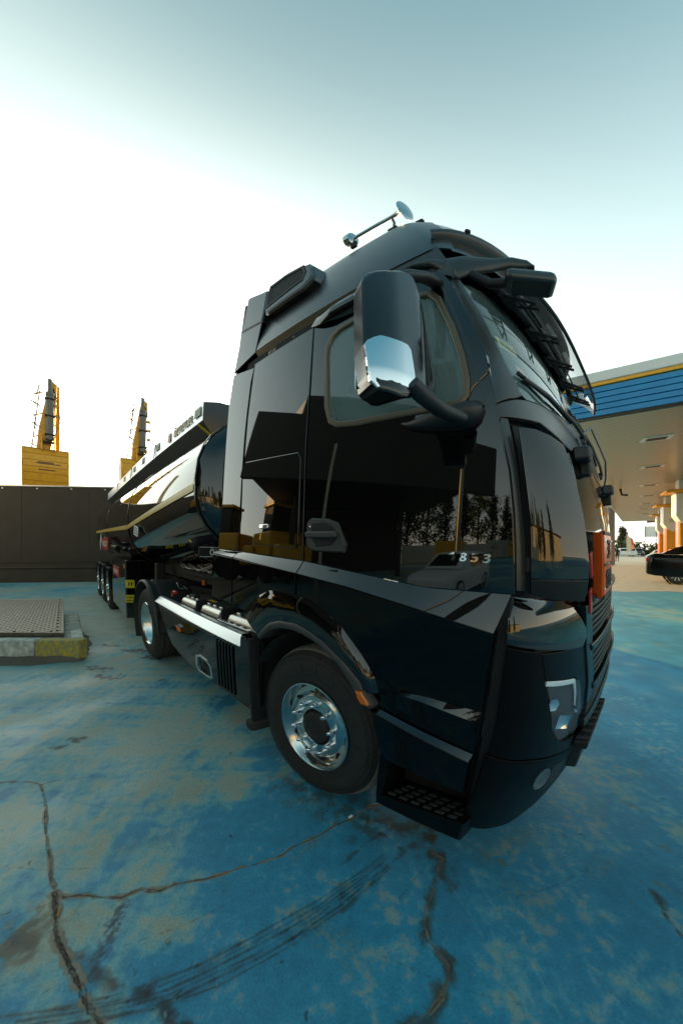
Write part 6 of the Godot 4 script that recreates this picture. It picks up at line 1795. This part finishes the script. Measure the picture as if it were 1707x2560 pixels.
func street() -> void:
	var sedan := [[-2.25, 0.35, 0.88, 0.70], [-2.2, 0.30, 1.0, 0.82], [-1.95, 0.25, 1.07, 0.87], [-1.3, 0.22, 1.07, 0.89], [0.0, 0.2, 1.0, 0.89], [1.2, 0.2, 0.95, 0.89], [1.9, 0.22, 0.86, 0.84], [2.15, 0.28, 0.76, 0.74], [2.22, 0.34, 0.66, 0.62]]
	var sroof := [[-1.75, 1.05, 1.07], [-0.95, 1.04, 1.42], [-0.4, 1.02, 1.47], [0.25, 1.0, 1.45], [1.15, 0.96, 1.0]]
	var car := loft_car("saloon_car", "black saloon car parked under the canopy, cut off by the right edge", Vector3(16.57, 0, -14.65), -0.72, M.car_black, sedan, sroof, 4.5, [-1.32, 1.35])
	car.scale = Vector3(1.1, 1.28, 1.1)
	wb("door_handle", Vector3(-0.75, 0.88, 0.892), Vector3(0.16, 0.022, 0.02), M.chrome, car, 0.006)
	wb("tail_lamp", Vector3(-2.2, 0.86, 0.70), Vector3(0.12, 0.13, 0.22), M.red, car, 0.03)
	wb("belt_strip", Vector3(-0.6, 1.035, 0.80), Vector3(2.2, 0.015, 0.02), M.chrome, car, 0.004)
	var suv := [[-2.2, 0.4, 0.95, 0.75], [-2.1, 0.35, 1.15, 0.86], [-1.5, 0.3, 1.15, 0.9], [0.8, 0.3, 1.1, 0.9], [1.3, 0.3, 1.05, 0.9], [2.0, 0.32, 0.98, 0.86], [2.2, 0.4, 0.8, 0.74]]
	var uroof := [[-2.1, 1.12, 1.14], [-1.85, 1.12, 1.68], [-0.6, 1.1, 1.74], [0.45, 1.09, 1.70], [1.15, 1.05, 1.08]]
	var grey := mat(lin(0.05, 0.052, 0.05), 0.2)
	var s := loft_car("suv", "dark grey off-roader driving towards the station on the far street", Vector3(62.5, 0, -71.0), 4.1, grey, suv, uroof, 4.4, [-1.35, 1.35])
	for z in [-0.6, 0.6]:
		wb("headlight", Vector3(2.1, 0.85, z), Vector3(0.1, 0.16, 0.32), M.white, s, 0.03)
	wb("number_plate", Vector3(2.24, 0.6, 0), Vector3(0.02, 0.12, 0.5), M.white, s, 0.004)
	loft_car("white_car", "white car half hidden behind the orange hazard plate on the far street", Vector3(58.5, 0, -70.0), 2.6, M.white, suv, uroof, 4.4, [-1.35, 1.35])
	loft_car("parked_car", "pale car parked beside the farthest canopy column", Vector3(40.2, 0, -42.0), 0.6, M.canopy, sedan, sroof, 4.4, [-1.35, 1.35])
	# people
	person("walking person in dark clothes crossing the drive near the grey post", Vector3(34.4, 0, -42.0), 2.4, true)
	person("man in dark jacket standing behind the black saloon car", Vector3(16.7, 0, -16.3), -0.9, false)
	# street furniture
	var bb := thing("billboard", "blank white billboard on a steel frame above the hedge", "billboard", Vector3(92.0, 0, -96.0), -0.75)
	wb("board", Vector3(0, 6.6, 0), Vector3(8.4, 3.0, 0.2), M.fascia, bb, 0.05)
	for x in [-4.0, -1.6, 1.5, 4.0]:
		wb("frame_post", Vector3(x, 4.2, 0.16), Vector3(0.16, 8.2, 0.12), M.steel, bb, 0.02)
	for y in [5.0, 8.2]:
		wb("frame_bar", Vector3(0, y, 0.2), Vector3(8.6, 0.1, 0.08), M.steel, bb, 0.02)
	var sg := thing("shop_sign", "small brown sign board with pale lettering at the ceiling's far edge", "sign", Vector3(62.5, 0, -67.0), -0.75)
	wb("board", Vector3(0, 7.4, 0), Vector3(2.6, 1.15, 0.12), mat(lin(0.10, 0.03, 0.025), 0.5), sg, 0.03)
	for y in [7.6, 7.25]:
		wb("lettering_line", Vector3(0, y, 0.07), Vector3(2.0 if y > 7.5 else 1.2, 0.16, 0.02), M.cream, sg, 0.006)
	wb("sign_post", Vector3(0.6, 3.4, 0), Vector3(0.18, 6.8, 0.18), M.steel, sg, 0.02)
	for q in [[54.3, -64.0, M.cream, "tall cream banner flag beside the grey post"], [63.5, -74.0, M.orange, "tall orange banner flag in front of the dark trees"]]:
		var f := thing("banner_flag", q[3], "flag", Vector3(q[0], 0, q[1]), -0.7)
		cut("cloth", [0.0, 0.9, 0.55, 1.1, 0.6, 3.0, 0.4, 3.8, 0.0, 4.2], -0.02, 0.02, 0.005, q[2], f, 0)
		piped("pole", [Vector3(0, 0, 0), Vector3(0, 4.3, 0)], 0.04, M.steel, f, 0, 6)
	var disc := thing("round_sign", "round orange road sign between the white car and the off-roader", "sign", Vector3(56.0, 0, -65.0), -0.72)
	turned("disc", [0.0, 0.03, 0.42, 0.03, 0.45, 0.0], Vector3(0, 1.9, 0), mat(lin(0.8, 0.3, 0.15), 0.5), disc, 0, 24)
	piped("pole", [Vector3(0, 0, -0.05), Vector3(0, 2.2, -0.05)], 0.04, M.steel, disc, 0, 6)
	# planting
	var hedge := Sh.new()
	var rng := RandomNumberGenerator.new()
	rng.seed = 12
	for k in 9000:
		var f := rng.randf()
		var base := Vector3(52.0, 0, -88.0).lerp(Vector3(98.0, 0, -84.0), f)
		var hh := 2.6 + 1.0 * sin(f * 31.0) + 0.8 * sin(f * 77.0)
		leaf(hedge, base + Vector3(rng.randfn(0, 0.9), rng.randf() * hh, rng.randfn(0, 0.9)), 0.36, rng)
	kind(tag(put("hedge", hedge, M.leaf, self, 0), "sunlit bushy hedge along the far street", "hedge"), "stuff")
	var spots := [[62.0, -90.0, 10.5, 2.4, "cypress", "dark tall tree left of the bright gap beyond the canopy"], [67.0, -93.0, 7.5, 2.8, "leaf2", "yellow green tree beside the dark tall one beyond the canopy"], [79.0, -95.0, 8.0, 1.8, "cypress", "dark narrow tree left of the billboard"], [81.5, -97.0, 7.0, 1.8, "cypress", "dark tree touching the billboard's left edge"]]
	for q in spots:
		tree("tree", q[5], Vector3(q[0], 0, q[1]), q[2], q[3], M[q[4]], int(q[0] * 10), "trees along the far street", 1500)

func leaf(sh: Sh, at: Vector3, size: float, rng: RandomNumberGenerator) -> void:
	var n := Vector3(rng.randfn(), rng.randfn(), rng.randfn()).normalized()
	var a := n.cross(Vector3(rng.randfn(), rng.randfn(), rng.randfn())).normalized()
	var b := n.cross(a)
	var s := size * rng.randf_range(0.6, 1.3)
	var k0 := sh.p(at - a * s, n)
	var k1 := sh.p(at + b * s * 0.45, n)
	var k2 := sh.p(at + a * s, n)
	var k3 := sh.p(at - b * s * 0.45, n)
	sh.quad(k0, k1, k2, k3)

func tree(called: String, label: String, at: Vector3, high: float, wide: float, m: Material, sd: int, group: String, leaves := 1200) -> void:
	var t := thing(called, label, "tree", at, 0.0, group)
	var rng := RandomNumberGenerator.new()
	rng.seed = sd
	var trunk := Sh.new()
	trunk.tube([Vector3(0, 0, 0), Vector3(0.05, high * 0.3, 0.02), Vector3(-0.04, high * 0.62, 0), Vector3(0.02, high * 0.9, 0.03)], 0.035 * high * 0.4, 7)
	for k in 7:
		var y := high * rng.randf_range(0.25, 0.7)
		var a := rng.randf() * TAU
		trunk.tube([Vector3(0, y, 0), Vector3(cos(a) * wide * 0.35, y + high * 0.08, sin(a) * wide * 0.35), Vector3(cos(a) * wide * 0.7, y + high * 0.16, sin(a) * wide * 0.7)], 0.008 * high, 5)
	put("trunk", trunk, M.bark, t, 0)
	var crown := Sh.new()
	var cypress: bool = m == M.cypress
	var clumps: Array = []
	for k in 46:
		var f := pow(rng.randf(), 0.8)
		var y := lerpf(high * 0.12, high, f) if cypress else lerpf(high * 0.3, high * 0.97, f)
		var r := wide * (1.0 - f * 0.9) * 0.75 if cypress else wide * sqrt(maxf(0.05, 1.0 - pow(f * 2.0 - 0.9, 2.0)))
		var a := rng.randf() * TAU
		clumps.append(Vector3(cos(a) * r * sqrt(rng.randf()), y, sin(a) * r * sqrt(rng.randf())))
	for k in leaves:
		var c: Vector3 = clumps[rng.randi() % clumps.size()]
		leaf(crown, c + Vector3(rng.randfn(), rng.randfn() * (1.5 if cypress else 1.0), rng.randfn()) * wide * 0.17, 0.05 * wide + 0.14, rng)
	put("crown", crown, m, t, 0)

# a figure as one skin: tapered limbs joined smoothly, meshed as surface nets
func person(label: String, at: Vector3, turn: float, stride: bool) -> void:
	var o := thing("person", label, "person", at, turn)
	var s := 0.22 if stride else 0.03
	var bones := [
		[Vector3(0, 1.02, 0), 0.15, Vector3(0, 1.38, 0), 0.17], [Vector3(0, 1.42, 0), 0.12, Vector3(0, 1.52, 0), 0.055],
		[Vector3(-0.16, 1.42, 0), 0.075, Vector3(0.16, 1.42, 0), 0.075], [Vector3(0, 0.95, 0), 0.15, Vector3(0, 1.1, 0), 0.14],
		[Vector3(-0.09, 0.92, 0), 0.09, Vector3(-0.10, 0.5, s * 0.7), 0.06], [Vector3(-0.10, 0.5, s * 0.7), 0.058, Vector3(-0.10, 0.09, s * 1.1), 0.042], [Vector3(-0.10, 0.05, s * 1.1), 0.045, Vector3(-0.11, 0.035, s * 1.1 + 0.17), 0.032],
		[Vector3(0.09, 0.92, 0), 0.09, Vector3(0.10, 0.5, -s * 0.3), 0.06], [Vector3(0.10, 0.5, -s * 0.3), 0.058, Vector3(0.10, 0.09, -s * 1.3), 0.042], [Vector3(0.10, 0.05, -s * 1.3), 0.045, Vector3(0.11, 0.035, -s * 1.3 + 0.17), 0.032],
		[Vector3(-0.19, 1.40, 0), 0.062, Vector3(-0.26, 1.12, -s * 0.4), 0.05], [Vector3(-0.26, 1.12, -s * 0.4), 0.047, Vector3(-0.25, 0.88, s * 0.2 + 0.06), 0.036],
		[Vector3(0.19, 1.40, 0), 0.062, Vector3(0.26, 1.12, s * 0.4), 0.05], [Vector3(0.26, 1.12, s * 0.4), 0.047, Vector3(0.25, 0.88, s * 0.8 + 0.06), 0.036]]
	put("body", nets(bones, Vector3(-0.42, -0.02, -0.5), Vector3(0.42, 1.62, 0.52), 0.03, 0.03), M.cloth, o, 0)
	var head := [[Vector3(0, 1.50, 0), 0.05, Vector3(0, 1.60, 0.015), 0.055], [Vector3(0, 1.665, 0.0), 0.092, Vector3(0, 1.62, 0.02), 0.075], [Vector3(0, 1.635, 0.095), 0.010, Vector3(0, 1.60, 0.11), 0.014], [Vector3(-0.085, 1.645, 0), 0.015, Vector3(-0.088, 1.615, 0), 0.012], [Vector3(0.085, 1.645, 0), 0.015, Vector3(0.088, 1.615, 0), 0.012]]
	put("head", nets(head, Vector3(-0.13, 1.46, -0.13), Vector3(0.13, 1.80, 0.15), 0.012, 0.012), M.skin, o, 0)
	var hair := [[Vector3(0, 1.685, -0.015), 0.094, Vector3(0, 1.64, -0.035), 0.085]]
	put("hair", nets(hair, Vector3(-0.13, 1.52, -0.15), Vector3(0.13, 1.82, 0.12), 0.014, 0.01), M.ink, o, 0)
	for side in [-1.0, 1.0]:
		var hx: float = side * 0.25
		var hz: float = 0.06 + (s * 0.2 if side < 0 else s * 0.8)
		var hb := [[Vector3(hx, 0.875, hz), 0.03, Vector3(hx, 0.80, hz + 0.01), 0.034], [Vector3(hx - side * 0.02, 0.85, hz + 0.02), 0.013, Vector3(hx - side * 0.035, 0.78, hz + 0.05), 0.010]]
		for k in 4:
			var fz := hz - 0.025 + 0.018 * k
			hb.append([Vector3(hx, 0.79, fz), 0.0105, Vector3(hx - side * 0.012, [0.715, 0.70, 0.705, 0.725][k], fz + 0.008), 0.0085])
		put("hand", nets(hb, Vector3(hx - 0.08, 0.67, hz - 0.07), Vector3(hx + 0.08, 0.93, hz + 0.09), 0.009, 0.006), M.skin, o, 0)

func field(bones: Array, q: Vector3, k: float) -> float:
	var d := 9.0
	for b in bones:
		var ab: Vector3 = b[2] - b[0]
		var t := clampf((q - b[0]).dot(ab) / ab.length_squared(), 0, 1)
		var e: float = q.distance_to(b[0] + ab * t) - lerpf(b[1], b[3], t)
		var h := clampf(0.5 + 0.5 * (d - e) / k, 0, 1)
		d = lerpf(d, e, h) - k * h * (1.0 - h)
	return d

func nets(bones: Array, lo: Vector3, hi: Vector3, cell: float, k: float) -> Sh:
	var sh := Sh.new()
	var n := Vector3i(((hi - lo) / cell).ceil()) + Vector3i.ONE
	var f := PackedFloat32Array()
	f.resize(n.x * n.y * n.z)
	for z in n.z:
		for y in n.y:
			for x in n.x:
				f[x + n.x * (y + n.y * z)] = field(bones, lo + Vector3(x, y, z) * cell, k)
	var at := {}
	for z in n.z - 1:
		for y in n.y - 1:
			for x in n.x - 1:
				var sum := Vector3.ZERO
				var cnt := 0
				for e in [[0, 1], [2, 3], [4, 5], [6, 7], [0, 2], [1, 3], [4, 6], [5, 7], [0, 4], [1, 5], [2, 6], [3, 7]]:
					var a := Vector3(e[0] & 1, (e[0] >> 1) & 1, e[0] >> 2)
					var b := Vector3(e[1] & 1, (e[1] >> 1) & 1, e[1] >> 2)
					var fa := f[int(x + a.x + n.x * (y + a.y + n.y * (z + a.z)))]
					var fb := f[int(x + b.x + n.x * (y + b.y + n.y * (z + b.z)))]
					if (fa < 0) != (fb < 0):
						sum += a.lerp(b, fa / (fa - fb))
						cnt += 1
				if cnt:
					var q := lo + (Vector3(x, y, z) + sum / cnt) * cell
					var e := 0.004
					var g := Vector3(field(bones, q + Vector3(e, 0, 0), k) - field(bones, q - Vector3(e, 0, 0), k), field(bones, q + Vector3(0, e, 0), k) - field(bones, q - Vector3(0, e, 0), k), field(bones, q + Vector3(0, 0, e), k) - field(bones, q - Vector3(0, 0, e), k))
					at[Vector3i(x, y, z)] = sh.p(q, g.normalized())
	for z in range(1, n.z - 1):
		for y in range(1, n.y - 1):
			for x in range(1, n.x - 1):
				var f0 := f[x + n.x * (y + n.y * z)]
				for ax in 3:
					var st := Vector3i.ZERO
					st[ax] = 1
					var f1 := f[x + st.x + n.x * (y + st.y + n.y * (z + st.z))]
					if (f0 < 0) != (f1 < 0):
						var u := Vector3i.ZERO
						var w := Vector3i.ZERO
						u[(ax + 1) % 3] = 1
						w[(ax + 2) % 3] = 1
						var c := Vector3i(x, y, z)
						if at.has(c) and at.has(c - u) and at.has(c - w) and at.has(c - u - w):
							sh.quad(at[c], at[c - u], at[c - u - w], at[c - w])
	return sh

# ---------------------------------------------------------------- what the black paint mirrors, left of and behind the camera
func left_side() -> void:
	var c := thing("opposite_canopy", "dark canopy opposite, mirrored in the cab door", "canopy", Vector3(-9.2, 0, 0.0))
	wb("canopy_fascia", Vector3(0, 6.7, 0.9), Vector3(0.3, 3.3, 15.0), M.wall, c, 0.03, Basis(Vector3.UP, 0.10))
	wb("canopy_deck", Vector3(-4.6, 5.7, 0.6), Vector3(9.0, 0.5, 13.4), M.wall, c, 0.03, Basis(Vector3.UP, 0.10))
	for z in [-3.6, 3.6]:
		wb("canopy_pillar", Vector3(-3.2, 2.7, z), Vector3(0.3, 5.4, 0.3), M.wall, c, 0.03)
	var b := thing("sign_building", "pale building with a lettered wall, mirrored in the door's upper part", "building", Vector3(-20, 0, -6.1))
	var lit := Vector3(-6.9, 0, -3.4)
	var dirv := lit.normalized()
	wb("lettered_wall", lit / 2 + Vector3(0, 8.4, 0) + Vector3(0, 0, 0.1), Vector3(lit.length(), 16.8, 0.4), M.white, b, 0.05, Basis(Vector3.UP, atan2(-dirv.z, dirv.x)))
	wb("shade_coloured_wall", Vector3(1.0, 8.5, 6.0), Vector3(0.4, 17.0, 12.4), M.wall, b, 0.05, Basis(Vector3.UP, 0.17))  # the side turned from the sun, its shade put into a dark colour
	var out := Vector3(0.442, 0, -0.897)
	var sh := Sh.new()
	sh.text("KAS", FONT, 1.9, 0.1, Transform3D(Basis(Vector3(-0.897, 0, -0.442), Vector3.UP, Vector3(0.442, 0, -0.897)), lit * 0.45 + Vector3(0, 13.6, 0) + out * 0.22))
	put("wall_lettering", sh, M.gold, b, 0)
	var pale := thing("bright_post", "slim pale post mirrored as a bright line in the door", "post", Vector3(-6.0, 0, -1.8))
	wb("post", Vector3(0, 2.6, 0), Vector3(0.10, 5.2, 0.10), M.cream, pale, 0.02)
	var dark := thing("lamp_post", "dark lamp post mirrored at the door's front edge", "post", Vector3(-6.0, 0, 3.7))
	turned("shaft", [0.0, 0.0, 0.12, 0.0, 0.10, 4.0, 0.07, 9.0, 0.0, 9.0], Vector3.ZERO, M.steel, dark, 0, 16, Basis(Vector3.RIGHT, -PI / 2))
	piped("lamp_arm", [Vector3(0, 8.9, 0), Vector3(0.4, 9.3, 0), Vector3(1.4, 9.5, 0)], 0.05, M.steel, dark, 0, 8)
	wb("lamp_head", Vector3(1.7, 9.5, 0), Vector3(0.7, 0.14, 0.3), M.steel, dark, 0.04)
	var hatch := [[-1.95, 0.4, 0.9, 0.72], [-1.9, 0.3, 1.05, 0.84], [-1.2, 0.22, 1.03, 0.87], [0.4, 0.2, 1.0, 0.87], [1.2, 0.2, 0.95, 0.87], [1.8, 0.25, 0.85, 0.8], [1.95, 0.34, 0.7, 0.68]]
	var hroof := [[-1.85, 1.02, 1.05], [-1.55, 1.02, 1.50], [-0.6, 1.0, 1.55], [0.2, 0.98, 1.52], [1.05, 0.95, 0.99]]
	loft_car("hatchback", "white hatchback mirrored behind the chrome model number", Vector3(-5.3, 0, 3.0), 1.1, M.white, hatch, hroof, 4.0, [-1.2, 1.25])
	var rng := RandomNumberGenerator.new()
	rng.seed = 77
	var nth := ["first", "second", "third", "fourth", "fifth", "sixth", "seventh", "eighth", "ninth", "tenth", "eleventh", "twelfth", "thirteenth", "fourteenth", "fifteenth", "sixteenth", "seventeenth", "eighteenth", "nineteenth", "twentieth", "twenty-first", "twenty-second"]
	for k in 22:
		var f := k / 12.0
		var p := Vector3(-30, 0, 2.0).lerp(Vector3(-24, 0, 40.0), f) if f < 1.0 else Vector3(-24, 0, 40.0).lerp(Vector3(14, 0, 21.0), (f - 1.0) / 0.75) + Vector3(rng.randf_range(-2, 2), 0, rng.randf_range(-1.2, 1.2))
		var cy := k % 3 != 1
		tree("mirrored_tree", nth[k] + (" dark narrow tree" if cy else " yellow green round tree") + " of the row mirrored in the paint, counted from the door", p, rng.randf_range(9.0, 13.5) * (1.0 - 0.2 * minf(f, 1.2)), rng.randf_range(1.6, 2.4) if cy else 3.2, M.cypress if cy else M.leaf2, 300 + k, "trees mirrored in the paint", 1700)
	var yw := thing("yellow_wall", "low sunlit yard wall mirrored below the trees", "wall", Vector3(-27, 0, 16), 0.0)
	for k in 8:
		wb("wall_bay", Vector3(0.4 * k, 1.3 + 0.3 * (k % 2), -14.0 + 5.2 * k), Vector3(0.4, 2.6 + 0.6 * (k % 2), 5.0), M.cream if k % 3 else M.gold, yw, 0.05, Basis(Vector3.UP, 0.08))
	for q in [[-16.0, -9.2, 0.2], [-14.6, -5.0, 0.9]]:
		var e := thing("mirrored_loader", "yellow machine mirrored in the locker door" if q[1] < -7 else "yellow machine mirrored beside the door's rear seam", "loader", Vector3(q[0], 0, q[1]), q[2], "yellow machines mirrored in the cab's rear panel")
		wb("machine_body", Vector3(0, 2.3, 0), Vector3(2.6, 1.5, 3.0), M.yellow, e, 0.15)
		wb("machine_cab", Vector3(0, 3.9, -0.4), Vector3(1.5, 1.7, 1.6), M.dark, e, 0.12)
		wb("cab_roof", Vector3(0, 4.85, -0.4), Vector3(1.7, 0.2, 1.8), M.yellow, e, 0.06)
		wb("bucket", Vector3(0, 1.6, 2.4), Vector3(2.6, 1.3, 0.9), M.yellow, e, 0.2)
		for x in [-1.1, 1.1]:
			for z in [-1.1, 1.2]:
				turned("wheel", [0.0, 0.2, 0.4, 0.2, 0.7, 0.25, 0.8, 0.1, 0.8, -0.2, 0.0, -0.2], Vector3(x, 0.8, z), M.rubber, e, 0, 24, Basis(Vector3.UP, PI / 2))
	# concrete apron wall that closes the yard behind the camera
	var aw := thing("rear_wall_building", "long low building behind the camera, mirrored dark in the front corner", "building", Vector3(6, 0, 26))
	wb("wall", Vector3(0, 2.4, 0), Vector3(44, 4.8, 0.5), M.cream, aw, 0.05)
	wb("roof_edge", Vector3(0, 5.0, 0.2), Vector3(44.6, 0.4, 1.2), M.wall, aw, 0.05)
